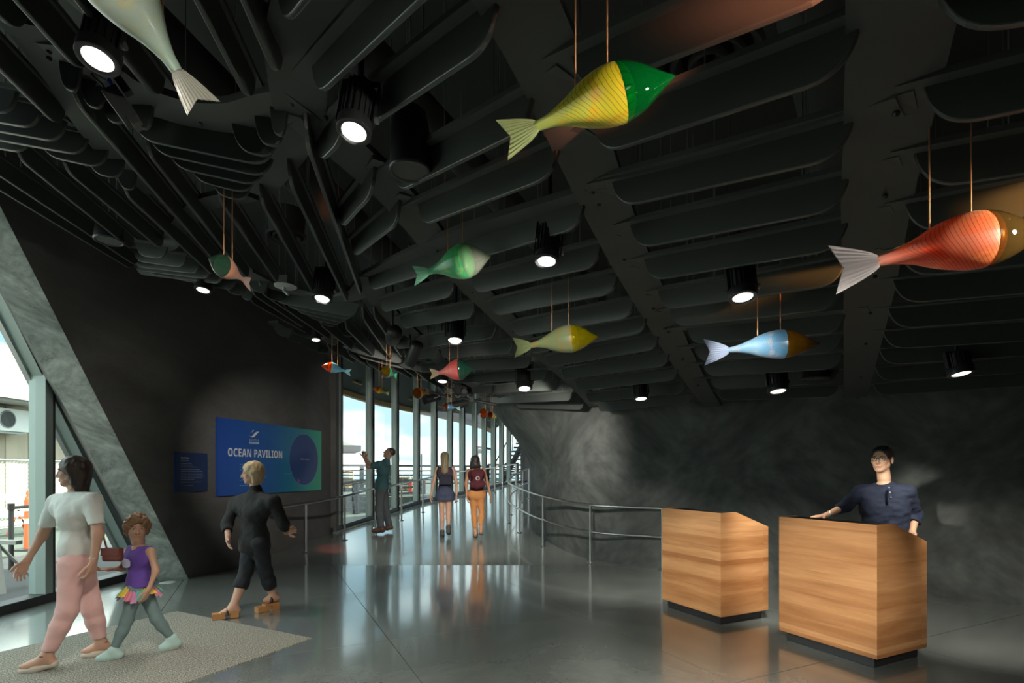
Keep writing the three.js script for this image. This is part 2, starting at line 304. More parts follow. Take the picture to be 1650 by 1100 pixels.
// long fins that run beside the windows
fins([[-80, 258, 215, 436], [-80, 230, 222, 430], [24, 250, 214, 404], [99, 268, 262, 404], [-60, -30, 42, 66], [-20, -50, 142, 130], [-40, 72, 102, 212], [60, -80, 262, 172], [112, 152, 352, 428], [197, 308, 345, 446], [260, -110, 408, 176], [340, -120, 452, 138], [234, 240, 400, 452], [351, 318, 448, 458], [420, 325, 508, 479], [465, 290, 560, 490], [492, 225, 582, 478], [400, 484, 500, 540], [404, 472, 492, 530], [418, 470, 530, 546], [455, 494, 532, 548], [515, 522, 568, 565], [556, 528, 603, 574], [584, 512, 630, 578], [602, 508, 648, 577], [527, 560, 572, 586], [560, 571, 602, 595], [590, 585, 625, 605], [633, 594, 664, 611], [649, 594, 680, 614], [660, 591, 691, 615], [686, 612, 716, 628], [700, 612, 728, 628]], 0.05, 0.05);
// short fins across, in the leaf-shaped fields
fins([[214, 222, 442, 270], [239, 244, 440, 288], [270, 267, 427, 302], [303, 288, 413, 315], [341, 312, 404, 326], [375, 239, 448, 257], [412, 228, 458, 239], [437, 214, 462, 220], [133, 168, 170, 177], [168, 194, 204, 201], [215, 204, 246, 209], [98, 141, 130, 149]], 0.05, 0.03);
fins([[-60, 172, 28, 186], [-60, 187, 67, 209], [-60, 201, 106, 231], [-60, 215, 142, 252], [-60, 229, 50, 248], [64, 249, 174, 273], [142, 277, 200, 290], [190, 300, 220, 308]], 0.05, 0.03);
fins([[220, 411, 270, 418], [216, 420, 301, 432], [215, 429, 322, 442], [216, 435, 340, 450], [219, 441, 360, 458], [230, 438, 381, 469], [362, 470, 396, 478], [388, 481, 408, 485], [401, 467, 432, 474], [418, 476, 462, 489]], 0.05, 0.03);
fins([[440, 486, 578, 512], [458, 494, 570, 517], [473, 502, 562, 522], [490, 510, 553, 526], [512, 519, 543, 529], [556, 563, 650, 588], [575, 575, 660, 597], [442, 538, 470, 545], [458, 546, 490, 555], [478, 556, 515, 566], [522, 552, 545, 558], [500, 563, 530, 572], [640, 590, 700, 603]], 0.05, 0.03);
function rib(px, width, y0 = 0, y1 = 0.03) { part('rib', band(px.map(([x, y]) => onCeil(x, y)), width, y0, y1), M.board, ceiling); }
rib([[800, -70], [830, 0], [880, 100], [930, 220], [975, 330], [1015, 420], [1065, 515], [1100, 580], [1135, 636], [1150, 655]], 0.23);
rib([[1462, -60], [1450, 50], [1430, 200], [1412, 330], [1400, 470], [1386, 580], [1378, 640]], 0.24);
rib([[490, 188], [560, 245], [645, 325], [704, 398], [761, 462], [826, 527], [865, 564], [903, 596], [942, 633], [960, 655]], 0.22);
rib([[540, -70], [500, 10], [478, 100], [487, 190], [495, 215]], 0.22);
rib([[487, 170], [440, 178], [390, 190], [330, 188], [265, 172], [205, 145], [150, 112], [95, 100]], 0.22, -0.003);
rib([[490, 190], [476, 235], [450, 272], [414, 312]], 0.14, -0.005);
rib([[30, 35], [70, 85], [115, 150], [150, 208], [190, 262], [225, 310]], 0.16, -0.004);
rib([[960, 316], [850, 348], [751, 378], [670, 412], [598, 446]], 0.16, -0.002);
rib([[598, 446], [608, 480], [630, 508], [660, 535], [690, 560], [712, 585], [730, 605]], 0.2, -0.003);
rib([[598, 452], [560, 480], [500, 478], [440, 462], [395, 440]], 0.2, -0.004);
rib([[400, 315], [330, 330], [285, 372], [262, 400], [215, 400]], 0.14, -0.003);
rib([[930, 310], [1100, 276], [1250, 235], [1450, 172]], 0.12, -0.002);
rib([[1400, 498], [1300, 508], [1180, 520], [1075, 532]], 0.12, -0.002);
rib([[730, 605], [780, 628], [840, 650], [905, 668]], 0.2, -0.003);
rib([[560, 540], [530, 548], [480, 540], [440, 520]], 0.16, -0.003);
{ // bolt heads on the boards
  const bg = new THREE.SphereGeometry(0.011, 8, 6);
  for (const [x, y] of [[470, 166], [487, 188], [525, 188], [645, 325], [704, 403], [761, 469], [826, 533], [865, 570], [903, 601], [942, 638], [955, 308], [965, 328], [1006, 417], [1053, 496], [1073, 528], [1077, 534], [1100, 578], [1125, 620], [1138, 648], [1444, 180], [1426, 314], [1410, 444], [1402, 503], [1395, 553], [1387, 607], [1382, 640], [79, 81], [79, 92], [323, 197], [593, 467], [660, 393]]) {
    const p = onCeil(x, y); part('bolt', bg.clone().translate(p.x, p.y - 0.006, p.z), M.black, ceiling);
  }
}
{ // threaded hanger rods between the boards and the slab
  const pick = (e, t) => e[0].clone().lerp(e[1], t);
  strips.forEach((e, i) => { const L = e[0].distanceTo(e[1]); if (L < 0.8 || e[0].z > -0.6) return; for (const t of L > 1.2 ? [0.25, 0.75] : [0.5]) { const p = pick(e, t + 0.05 * Math.sin(i * 3.1)); p.y = ceilY(p.x) + 0.02; part('hanger_rod', bar(p, V(p.x, 4.86, p.z), 0.003, 5), M.rod, ceiling); } });
}
{ // services in the dark void above the boards
  for (const [a, b, r] of [[V(0.6, 3.7, -1.2), V(3.6, 3.7, -5.5), 0.22], [V(-3.2, 4.5, 0.2), V(-1.4, 4.5, -9), 0.2], [V(-1.6, 4.2, -2), V(1.2, 4.0, -7.5), 0.14]]) part('air_duct', bar(a, b, r, 20), M.board, ceiling);
  const ring = (px, py, drop, R) => { const p = onCeil(px, py, drop); for (const k of [1, 0.68, 0.36]) part('diffuser_ring', lathe([[R * k, 0.03], [R * k - 0.002, 0], [R * (k - 0.1), 0.012], [R * (k - 0.22), 0.04]], 32).translate(p.x, p.y, p.z), M.board, ceiling); part('diffuser_neck', new THREE.CylinderGeometry(R * 0.95, R * 0.8, 0.25, 24, 1, true).translate(p.x, p.y + 0.15, p.z), M.board, ceiling); };
  ring(1140, 110, -0.32, 0.2); ring(462, 385, -0.5, 0.2);
}
// ---------------------------------------------------------------- ticket podiums
function woodTex(seed) {
  const r = mulberry(seed), bands = []; let y = 0;
  while (y < 1) { const h = 0.035 + r() * 0.095; bands.push([y, y + h, r(), r() * 0.05]); y += h; }
  return tex(512, 768, (u, v) => {
    const b = bands.find((q) => v >= q[0] && v < q[1]) || bands[0], k = b[2], g = fbm2(u * 2.2 + seed, v * 95 + b[0] * 50, 4), w = fbm2(u * 1.1 + k * 9, v * 9 + k * 30, 3), f = (v - b[0]) / (b[1] - b[0]);
    const t = clamp(0.5 + (k - 0.5) * 0.75 + 0.16 * g + 0.3 * w - 0.22 * smooth(f, 0.75, 1.0) * (k > 0.4 ? 1 : -0.6), 0, 1);
    return [lerp(0.62, 0.86, t), lerp(0.405, 0.655, t), lerp(0.225, 0.455, t)];
  });
}
M.woodA = phy({ map: woodTex(3), roughness: 0.5, clearcoat: 0.12, clearcoatRoughness: 0.3 });
M.woodB = phy({ map: woodTex(8), roughness: 0.5, clearcoat: 0.12, clearcoatRoughness: 0.3 });
function podium(F, wood, lab) {
  const LU = 0.842, LV = 0.675, Y0 = 0.085, Y1 = 1.114, YB = 0.95, VF = 0.215, T = 0.022;
  const at = (u, v, y) => V(F[0] + U[0] * u + W_[0] * v, y, -(F[1] + U[1] * u + W_[1] * v));
  const g = thing('ticket_podium', lab, 'podium', at(LU / 2, LV / 2, 0));
  const mat4 = new THREE.Matrix4().makeBasis(V(U[0], 0, -U[1]), V(0, 1, 0), V(W_[0], 0, -W_[1])).setPosition(at(0, 0, 0));
  const loc = (q) => q.applyMatrix4(mat4);
  const flip = (q) => { const i = q.index; if (i) { for (let k = 0; k < i.count; k += 3) { const a = i.getX(k); i.setX(k, i.getX(k + 1)); i.setX(k + 1, a); } } q.computeVertexNormals(); return q; };
  const uvBox = (q, o = 0) => { const p = q.attributes.position, n = q.attributes.normal, uv = q.attributes.uv; for (let k = 0; k < p.count; k++) uv.setXY(k, (Math.abs(n.getX(k)) > 0.5 ? p.getZ(k) + 0.5 : p.getX(k)) / 1.1 + o, p.getY(k) / 1.13); return q; };
  part('front_panel', loc(uvBox(box(LU / 2, (Y0 + Y1) / 2, T / 2, LU, Y1 - Y0, T))), wood, g);
  for (const u of [0, LU - T]) {
    const s = new THREE.Shape([[T, Y0], [LV, Y0], [LV, YB], [VF, Y1], [T, Y1]].map(([a, b]) => new THREE.Vector2(-a, b))), q = new THREE.ExtrudeGeometry(s, { depth: T, bevelEnabled: false });
    q.rotateY(Math.PI / 2).translate(u, 0, 0); part('side_panel', loc(uvBox(q, u * 0.3)), wood, g);
  }
  part('top', [loc(box(LU / 2, Y1 - 0.012, (T + VF) / 2, LU - 2 * T, 0.02, VF - T))], M.black, g, 'black top shelf set between the wooden edges');
  const sl = new THREE.BoxGeometry(LU - 2 * T, 0.02, Math.hypot(LV - VF, Y1 - YB)); sl.rotateX(Math.atan2(Y1 - YB, LV - VF)); sl.translate(LU / 2, (Y1 + YB) / 2 - 0.02, (VF + LV) / 2);
  part('writing_surface', loc(sl), M.black, g);
  part('back_panel', loc(box(LU / 2, (Y0 + YB) / 2 - 0.03, LV - 0.06, LU - 2 * T, YB - Y0 - 0.06, 0.02)), M.black, g);
  part('plinth', loc(box(LU / 2, 0.0475, LV / 2, LU - 0.09, 0.09, LV - 0.09)), M.blackMetal, g, 'recessed black plinth');
  return at;
}
const deskAt = podium([2.788, 4.03], M.woodA, 'pale fir veneer podium with a staff member behind it');
podium([2.058, 5.2], M.woodB, 'amber fir veneer podium at the end of the curved railing');

// ---------------------------------------------------------------- entrance mat, floor box
{
  const t = tex(512, 512, (u, v) => { const a = noise2(u * 90, v * 90), b = noise2(u * 50 + 9, v * 60), s = Math.sin((v * 40 + a * 0.3) * 6.283) * 0.04; const q = 0.5 + a * 0.2 + b * 0.13 + s; return [q * 0.98, q * 0.97, q * 0.89]; });
  const c = [-3.65, 5.74], e1 = [0.891, -0.453], e2 = [-0.453, -0.891];
  const pt = (a, b) => [c[0] + e1[0] * a + e2[0] * b, c[1] + e1[1] * a + e2[1] * b];
  const g = prismXZ([pt(0, 0), pt(2.05, 0), pt(2.05, 4.6), pt(0, 4.6)].reverse(), 0.001, 0.006), p = g.attributes.position, uv = g.attributes.uv;
  for (let k = 0; k < p.count; k++) { const x = p.getX(k) - c[0], d = -p.getZ(k) - c[1]; uv.setXY(k, (x * e1[0] + d * e1[1]) / 1.0, (x * e2[0] + d * e2[1]) / 1.0); }
  solo('entrance_mat', g, std({ map: t, roughness: 1, bumpMap: t, bumpScale: 0.004 }), 'grey-beige woven entrance mat on the polished concrete floor', 'mat');
  const f = onFloor(270, 938); solo('floor_box', [lathe([[0, 0.006], [0.085, 0.006], [0.095, 0.004], [0.1, 0]], 32).translate(f.x, 0, f.z)], std({ color: lin(0.62, 0.64, 0.62), roughness: 0.4, metalness: 0.4 }), 'round pale floor outlet cover by the slanted concrete end', 'floor outlet');
}
// ---------------------------------------------------------------- signs on the left wall
{
  const canvas = (w, h, fn) => { const c = document.createElement('canvas'); c.width = w; c.height = h; fn(c.getContext('2d'), w, h); const t = new THREE.CanvasTexture(c); t.colorSpace = THREE.SRGBColorSpace; return t; };
  const big = canvas(1430, 600, (g, w, h) => {
    const gr = g.createLinearGradient(0, 0, w, h * 0.25); gr.addColorStop(0, '#1c479a'); gr.addColorStop(0.45, '#1f5a9c'); gr.addColorStop(0.72, '#238098'); gr.addColorStop(1, '#34b088'); g.fillStyle = gr; g.fillRect(0, 0, w, h);
    g.fillStyle = '#d5dbe0'; g.beginPath(); g.moveTo(352, 112); g.bezierCurveTo(395, 150, 405, 62, 478, 78); g.bezierCurveTo(440, 90, 425, 128, 392, 128); g.bezierCurveTo(372, 128, 360, 122, 352, 112); g.fill();
    for (const [x, y, r] of [[388, 78, 6], [404, 70, 4], [372, 92, 5], [395, 92, 4]]) { g.beginPath(); g.arc(x, y, r, 0, 7); g.fill(); }
    g.textAlign = 'center'; g.font = '22px sans-serif'; g.fillText('S E A T T L E', 412, 158); g.font = 'bold 23px sans-serif'; g.fillText('AQUARIUM', 412, 182);
    g.textAlign = 'left'; g.font = 'bold 90px sans-serif'; g.fillText('OCEAN PAVILION', 104, 292, 690);
    g.fillStyle = 'rgba(200,214,226,0.55)'; for (const [y, l] of [[352, 230], [374, 300], [396, 270], [436, 290], [458, 320], [480, 260], [520, 240]]) for (let x = 240; x < 240 + l; x += 26) g.fillRect(x, y, 19, 6);
    g.strokeStyle = '#5a7fb0'; g.lineWidth = 5; g.fillStyle = '#24407e'; g.beginPath(); g.ellipse(1130, 296, 238, 246, 0, 0, 7); g.fill(); g.stroke();
    g.fillStyle = '#c8b0c4'; g.font = 'bold 17px sans-serif'; g.textAlign = 'center'; g.fillText('OCEAN PAVILION', 1140, 300);
    g.fillStyle = '#8c5a86'; g.beginPath(); g.ellipse(1040, 500, 26, 14, 0.6, 0, 7); g.fill();
    g.strokeStyle = '#8fb2c8'; g.lineWidth = 2; g.beginPath(); g.moveTo(820, 432); g.lineTo(915, 432); g.stroke(); g.beginPath(); g.arc(922, 420, 10, 0, 7); g.stroke();
  });
  const small = canvas(480, 480, (g, w, h) => {
    g.fillStyle = '#16305c'; g.fillRect(0, 0, w, h); g.fillStyle = '#dfe6ee'; g.font = 'bold 24px sans-serif'; g.fillText('Dan Friday', 60, 72);
    g.fillStyle = 'rgba(214,224,236,0.7)'; for (const [y, l] of [[92, 110], [130, 150], [150, 170], [172, 250], [206, 280], [226, 330], [246, 340], [266, 330], [286, 345], [306, 335], [326, 190], [360, 300], [402, 180]]) for (let x = y === 402 ? 120 : 60; x < 60 + l; x += 21) g.fillRect(x, y, 15, 5);
  });
  const panel = (px0, px1, y0, y1, t, lab, name) => {
    const hit = (px) => { const k = (px - CX) / FOCAL, d = 6.1 / (0.2 - k); return V(WX(d), 0, -d); };
    const a = hit(px0), b = hit(px1), n = V(0.98, 0, 0.196), T = 0.035, w = a.distanceTo(b), c = a.clone().lerp(b, 0.5).addScaledVector(n, T / 2 + 0.002);
    const g = thing(name, lab, 'sign', V(c.x, y0, c.z)), ang = Math.atan2(-(b.z - a.z), b.x - a.x);
    const core = new THREE.BoxGeometry(w, y1 - y0, T).rotateY(ang).translate(c.x, (y0 + y1) / 2, c.z);
    part('board', core, std({ color: 0x1c4a96, roughness: 0.5 }), g);
    const f = new THREE.PlaneGeometry(w, y1 - y0).rotateY(ang).translate(c.x + n.x * (T / 2 + 0.0015), (y0 + y1) / 2, c.z + n.z * (T / 2 + 0.0015));
    part('printed_face', f, std({ map: t, roughness: 0.45 }), g);
  };
  panel(347, 515, 1.15, 2.35, big, 'large blue to teal wall panel lettered OCEAN PAVILION with a round globe', 'wall_panel');
  panel(281, 331, 1.24, 1.79, small, 'small dark blue text plaque on the dark wall near the slanted end', 'wall_plaque');
}
// ---------------------------------------------------------------- handrails
{
  const railing = (lab, posts, extra, H, mids, extraEnd = []) => {
    const pts = posts.map(([x, y]) => { const p = onFloor(x, y); return V(p.x, floorY(-p.z), p.z); });
    const g = thing('handrail', lab, 'handrail', pts[0].clone());
    for (const p of pts) {
      const po = part('post', bar(p, V(p.x, p.y + H, p.z), 0.021, 12), M.steel, g);
      part('base_plate', [lathe([[0, 0.012], [0.05, 0.012], [0.06, 0.006], [0.062, 0]], 16).translate(p.x, p.y, p.z)], M.steel, po);
    }
    const path = [...extra, ...pts, ...extraEnd];
    part('top_rail', tube(path.map((p) => V(p.x, p.y + H, p.z)), 0.022, 10, 90), M.steel, g);
    if (mids) part('middle_rail', tube(path.map((p) => V(p.x, p.y + H * mids, p.z)), 0.017, 10, 90), M.steel, g);
    return pts;
  };
  const s = onFloor(440, 903); s.y = floorY(-s.z);
  railing('long stainless handrail on posts beside the curved passage windows', [[493, 890], [555.5, 870], [605.5, 850], [647, 838], [681.5, 825], [710, 815], [735.6, 807], [768, 800], [797, 794], [809, 790], [831, 786]], [s], 0.88, 0);
  const e = V(2.02, 0, -8.45);
  railing('curved stainless railing with a middle rail in front of the plaster wall', [[1067, 917.7], [951.5, 905], [875, 880], [837, 858], [820, 842.6], [823, 829], [832, 818], [842, 809], [852, 803]], [], 0.95, 0.53);
}
// ---------------------------------------------------------------- ceiling spotlights, pendant speakers and other equipment
const lensMat = std({ color: 0xffffff, emissive: lin(1, 0.95, 0.84), emissiveIntensity: 1.7, roughness: 0.3 });
function fixture(px, py, diam, o) {
  const p0 = onCeil(px, py, o.drop ?? 0.24), d = -p0.z, R = diam / 2 * d / FOCAL, L = R * (o.len ?? 2.6), aim = (o.aim ? o.aim.clone().sub(p0) : V(0.1, -1, 0.12)).normalize();
  const ax = V(aim.x * 0.12, -1, 0.22).normalize();
  const g = thing(o.name || 'spotlight', o.label, 'spotlight', p0, 'lit ceiling spotlights');
  const q = new THREE.Quaternion().setFromUnitVectors(V(0, -1, 0), ax), put = (geo) => geo.applyQuaternion(q).translate(p0.x, p0.y, p0.z);
  const ribs = [lathe([[0, R * 0.6 + L], [R * 0.78, R * 0.6 + L], [R * 0.82, R * 0.6 + L - 0.01], [R * 0.82, R * 0.6]], 20)];
  if (!o.small) for (let i = 0; i < 18; i++) { const a = i / 18 * Math.PI * 2; ribs.push(new THREE.BoxGeometry(R * 0.12, L * 0.92, R * 0.07).translate(R * 0.86, R * 0.6 + L * 0.5, 0).rotateY(a)); }
  const ho = part('housing', put(merge(ribs)), M.black, g);
  const co = part('collar', put(lathe([[R * 0.8, R * 0.72], [R, R * 0.66], [R, 0.004], [R * 0.97, 0], [R * 0.74, 0], [R * 0.68, R * 0.1]], 24)), M.blackMetal, g);
  part('lens', put(new THREE.CircleGeometry(R * 0.7, 28).rotateX(Math.PI / 2).translate(0, R * 0.06, 0)), lensMat, co, 'glowing white lens');
  const top = ceilY(p0.x) + 0.02;
  if (!o.small) {
    part('yoke', [put(box(R * 1.06, R * 0.6 + L * 0.55, 0, R * 0.1, L * 1.1, R * 0.35)), put(box(-R * 1.06, R * 0.6 + L * 0.55, 0, R * 0.1, L * 1.1, R * 0.35)), put(box(0, R * 0.6 + L * 1.1, 0, R * 2.2, R * 0.1, R * 0.35))], M.black, g);
    part('knob', [put(new THREE.CylinderGeometry(R * 0.2, R * 0.2, R * 0.2, 10).rotateZ(Math.PI / 2).translate(R * 1.2, R * 0.95, 0))], M.rod, ho);
  }
  const up = put(V(0, R * 0.6 + L, 0).toArray ? new THREE.BufferGeometry().setFromPoints([V(0, R * 0.6 + L, 0)]) : null).attributes.position, sp = V(up.getX(0), up.getY(0), up.getZ(0));
  part('stem', bar(sp, V(sp.x, Math.max(sp.y + 0.05, top + 0.3), sp.z), Math.min(0.014, R * 0.18), 8), M.black, g);
  const s = new THREE.SpotLight(o.color || lin(1, 0.93, 0.83), o.I ?? 14, 0, o.angle ?? 0.5, 0.6, 2);
  s.name = 'spotlight_beam'; s.position.copy(ax).multiplyScalar(0.015); s.target.position.copy(aim); s.castShadow = true; s.shadow.radius = clamp(R * 0.7 / 0.02, 1, 4); g.add(s, s.target);
  return p0;
}
const deskMid = V(2.65, 0.62, -4.42), smallMid = V(1.9, 0.58, -5.55);
const F = (px, py, dm, label, o = {}) => fixture(px, py, dm, { label, ...o });
const fishC = (px, py, d) => P(px, py, d);
F(157, 97, 62, 'near ribbed spotlight with a blue-plugged black box hanging below it', { aim: V(-2.2, 0, -3.4), I: 18, angle: 0.62 });
F(570, 214, 56, 'ribbed spotlight on the branching board beside the large pendant speaker', { aim: fishC(372, 436, 3.1), I: 6, angle: 0.14 });
F(327, 468, 26, 'small bell-shaped spotlight over the dark wall behind the copper fish', { small: true, len: 1.4, aim: V(-3.6, 0.5, -5.5), I: 6, angle: 0.7, drop: 0.2 });
F(519, 482, 32, 'ribbed spotlight beside the white ceiling disc', { aim: V(-4.15, 1.5, -9.3), I: 30, angle: 0.34 });
F(509, 548, 17, 'small bell-shaped spotlight above the light blue fish', { small: true, len: 1.4, aim: fishC(540, 595, 7), I: 6, angle: 0.4, drop: 0.2 });
F(733, 549, 30, 'ribbed spotlight right above the pink glass fish', { aim: fishC(735, 597, 6.15), I: 3, angle: 0.5 });
F(881, 422, 40, 'ribbed spotlight up right of the green glass fish', { aim: fishC(735, 430, 3.0), I: 4, angle: 0.3 });
F(1197, 480, 44, 'ribbed spotlight above the blue glass fish', { aim: V(1.25, 0, -3.2), I: 13, angle: 0.62 });
F(845, 626, 26, 'spotlight above the top of the flared plaster wall', { aim: V(0.35, 1.5, -11), I: 30, angle: 0.8 });
F(1033, 643, 24, 'ribbed spotlight low over the plaster wall left of the podiums', { aim: V(1.6, 0.2, -7.4), I: 11, angle: 0.7 });
F(1254, 631, 32, 'ribbed spotlight below the blue glass fish', { aim: V(3.0, 0.2, -6.2), I: 15, angle: 0.6 });
F(1549, 603, 36, 'wide spotlight over the plaster wall to the right of the staff member', { aim: V(4.5, 0.2, -5.2), I: 15, angle: 0.6, len: 1.4 });
F(713, 615, 20, 'small spotlight half hidden behind the pink glass fish', { small: true, len: 1.3, aim: V(-1.5, 0, -10), I: 16, angle: 0.6 });
// unseen spotlights added for podiums, staff, floor and fish, mostly outside the picture
function sideSpot(at, aim, I, angle, lab, color) {
  const g = thing('spotlight', lab, 'spotlight', at, 'spotlights of the near ceiling'), q = new THREE.Quaternion().setFromUnitVectors(V(0, -1, 0), aim.clone().sub(at).normalize()), R = 0.07, put = (x) => x.applyQuaternion(q).translate(at.x, at.y, at.z);
  part('housing', put(lathe([[0, 0.3], [R, 0.3], [R, 0], [R * 0.85, 0], [R * 0.85, 0.02]], 20)), M.black, g); part('lens', put(new THREE.CircleGeometry(R * 0.84, 24).rotateX(Math.PI / 2).translate(0, 0.012, 0)), color ? std({ color: 0xffffff, emissive: color, emissiveIntensity: 2 }) : lensMat, g);
  part('stem', bar(at.clone().add(V(0, 0.05, 0)), V(at.x, Math.max(at.y + 0.1, ceilY(at.x) + 0.25), at.z), 0.012, 8), M.black, g);
  const s = new THREE.SpotLight(color || lin(1, 0.93, 0.83), I, 0, angle, 0.6, 2); s.name = 'spotlight_beam'; s.position.copy(aim).sub(at).normalize().multiplyScalar(0.02); s.target.position.copy(aim).sub(at); s.castShadow = true; s.shadow.radius = 2; g.add(s, s.target);
}
sideSpot(V(-0.3, 2.72, -0.1), smallMid, 55, 0.12, 'overhead spotlight of the near ceiling row aimed at the amber podium');
sideSpot(V(0.1, 2.66, 0.1), deskMid, 54, 0.14, 'overhead spotlight of the near ceiling row aimed at the pale podium');
sideSpot(V(-0.9, 2.82, -0.9), V(3.35, 1.6, -4.9), 75, 0.065, 'overhead spotlight of the near ceiling row aimed at the staff member');
sideSpot(V(1.15, 2.4, -0.75), fishC(950, 190, 1.32), 7, 0.3, 'spotlight at the near end of the ceiling aimed at the yellow fish');
sideSpot(V(2.35, 2.42, -1.15), fishC(1520, 402, 1.68), 14, 0.26, 'spotlight at the near end of the ceiling aimed at the orange fish');
sideSpot(V(1.7, 2.05, 0.3), onCeil(1230, 24, 0.05), 95, 0.055, 'added orange spotlight standing in for a glass reflection on a ceiling fin', lin(1, 0.3, 0.16));  // added beam in place of the coloured glass reflection on this fin
sideSpot(V(2.5, 2.12, 0.1), onCeil(1600, 350, 0.06), 60, 0.06, 'added amber spotlight standing in for the orange fish reflection on a ceiling fin', lin(1, 0.42, 0.12));  // added amber beam in place of light thrown by the orange fish
sideSpot(V(-1.2, 2.8, -6.2), onFloor(536, 884), 45, 0.07, 'added red spotlight among the middle fins standing in for light through coloured glass on the ramp', lin(1, 0.16, 0.1));  // added source for the red patch that coloured glass throws
sideSpot(V(2.1, 2.4, -0.9), fishC(1225, 560, 3.0), 5.5, 0.12, 'spotlight at the near end of the ceiling aimed at the blue fish');
sideSpot(V(-0.9, 2.9, -0.2), V(-0.8, 0, -3.0), 26, 0.6, 'overhead spotlight of the near ceiling row flooding the middle of the floor');
sideSpot(V(0.9, 2.55, 0.3), V(1.4, 0, -2.6), 20, 0.55, 'overhead spotlight of the near ceiling row flooding the floor before the podiums');
sideSpot(V(-0.8, 2.75, -0.4), fishC(235, 70, 1.42), 2.4, 0.3, 'spotlight in the near window-side ceiling aimed at the mint fish');
sideSpot(V(0.6, 2.45, -0.3), fishC(898, 548, 3.45), 20, 0.1, 'overhead spotlight of the near ceiling row aimed at the grey-green fish');
sideSpot(V(-1.2, 2.85, -5.3), V(-2.0, 2.85, -8.0), 14, 0.26, 'added spotlight among the middle fins to brighten the small far fish');  // added unseen lamp that brightens the far fish
function speaker(px, py, wpx, hpx, drop, lab) {
  const p = onCeil(px, py, drop), R = wpx / 2 * -p.z / FOCAL, H = hpx * -p.z / FOCAL, g = thing('pendant_speaker', lab, 'speaker', p), T = (q) => q.translate(p.x, p.y, p.z);
  part('cabinet', T(lathe([[0, H], [R * 0.55, H], [R * 0.78, H * 0.93], [R * 0.9, H * 0.7], [R * 0.97, H * 0.2], [R, R * 0.12]], 32)), M.black, g);
  part('trim_ring', T(lathe([[R, R * 0.14], [R * 1.02, R * 0.06], [R * 0.98, -R * 0.06], [R * 0.86, -R * 0.05], [R * 0.82, R * 0.05]], 32)), M.blackMetal, g);
  const gr = part('grille', T(new THREE.CircleGeometry(R * 0.84, 32).rotateX(Math.PI / 2)), std({ color: lin(0.06, 0.065, 0.06), roughness: 0.7 }), g);
  part('badge', T(new THREE.SphereGeometry(R * 0.03, 8, 6).translate(0, -0.001, 0)), M.rod, gr);
  part('cable', bar(V(p.x, p.y + H, p.z), V(p.x, Math.max(4.86, p.y + H + 0.1), p.z), 0.004, 6), M.rod, g);
}
speaker(661, 276, 66, 100, 0.12, 'large black pendant speaker beside the ribbed spotlight');
speaker(176, 388, 42, 30, 0.14, 'black pendant speaker against the dark wall by the window-side fins');
speaker(806, 634, 27, 24, 0.1, 'black pendant speaker where the plaster wall flares to the ceiling');
speaker(1314, 611, 40, 22, 0.08, 'black pendant speaker beside the ribbed spotlight under the blue fish');
{ // black control box with blue plugs under the near spotlight
  const p = onCeil(205, 175, 0.14), g = thing('control_box', 'flat black control box with blue plugs hanging under the near spotlight', 'control box', p), s = -p.z / FOCAL;
  const bx = (x, y, z, a, b, c) => box(0, 0, 0, a, b, c).rotateZ(-0.95).rotateY(0.3).translate(p.x + x, p.y + y, p.z + z);
  part('casing', [bx(-8 * s, 2 * s, 0, 52 * s, 24 * s, 26 * s)], M.board, g);
  part('flap', [bx(12 * s, -22 * s, 0, 16 * s, 10 * s, 22 * s)], M.board, g);
  part('bracket', [bx(-6 * s, 36 * s, 0, 26 * s, 12 * s, 12 * s)], M.blackMetal, g);
  part('plug', [tube([P(176, 128, -p.z + 0.02), P(181, 140, -p.z + 0.02), P(189, 153, -p.z + 0.02)], 0.0085, 8)], std({ color: lin(0.02, 0.09, 0.6), roughness: 0.4 }), g, 'bright blue plug');
  part('cord', [tube([P(140, 105, -p.z + 0.1), P(152, 125, -p.z + 0.02), P(166, 138, -p.z), P(172, 152, -p.z)], 0.005, 6), tube([P(144, 104, -p.z + 0.1), P(160, 122, -p.z + 0.02), P(174, 131, -p.z)], 0.003, 6)], M.black, g);
  part('hanger', bar(P(190, 130, -p.z), V(P(190, 130, -p.z).x, 4.86, p.z), 0.004, 6), M.rod, g);
}
{ // white ceiling disc with a small sensor head
  const p = onCeil(460, 463, 0.1), g = thing('ceiling_sensor', 'pale round ceiling disc with a small sensor below and a square box above', 'sensor', p), s = -p.z / FOCAL, grey = std({ color: lin(0.4, 0.41, 0.42), roughness: 0.5 });
  part('disc', lathe([[0, 0], [17 * s, 1 * s], [17.5 * s, 3 * s], [10 * s, 5 * s], [0, 5.5 * s]], 28).translate(p.x, p.y, p.z), grey, g);
  part('box', box(p.x - 2 * s, p.y + 11 * s, p.z, 18 * s, 13 * s, 18 * s, 0.006), std({ color: lin(0.16, 0.16, 0.17), roughness: 0.6 }), g);
  part('sensor_head', [bar(V(p.x - 2 * s, p.y, p.z), V(p.x - 2 * s, p.y - 7 * s, p.z), 2.6 * s, 10), bar(V(p.x - 2 * s, p.y - 6 * s, p.z), V(p.x + 5 * s, p.y - 12 * s, p.z), 2 * s, 10)], grey, g);
  part('stem', bar(V(p.x, p.y + 17 * s, p.z), V(p.x, 4.86, p.z), 0.004, 6), M.rod, g);
}
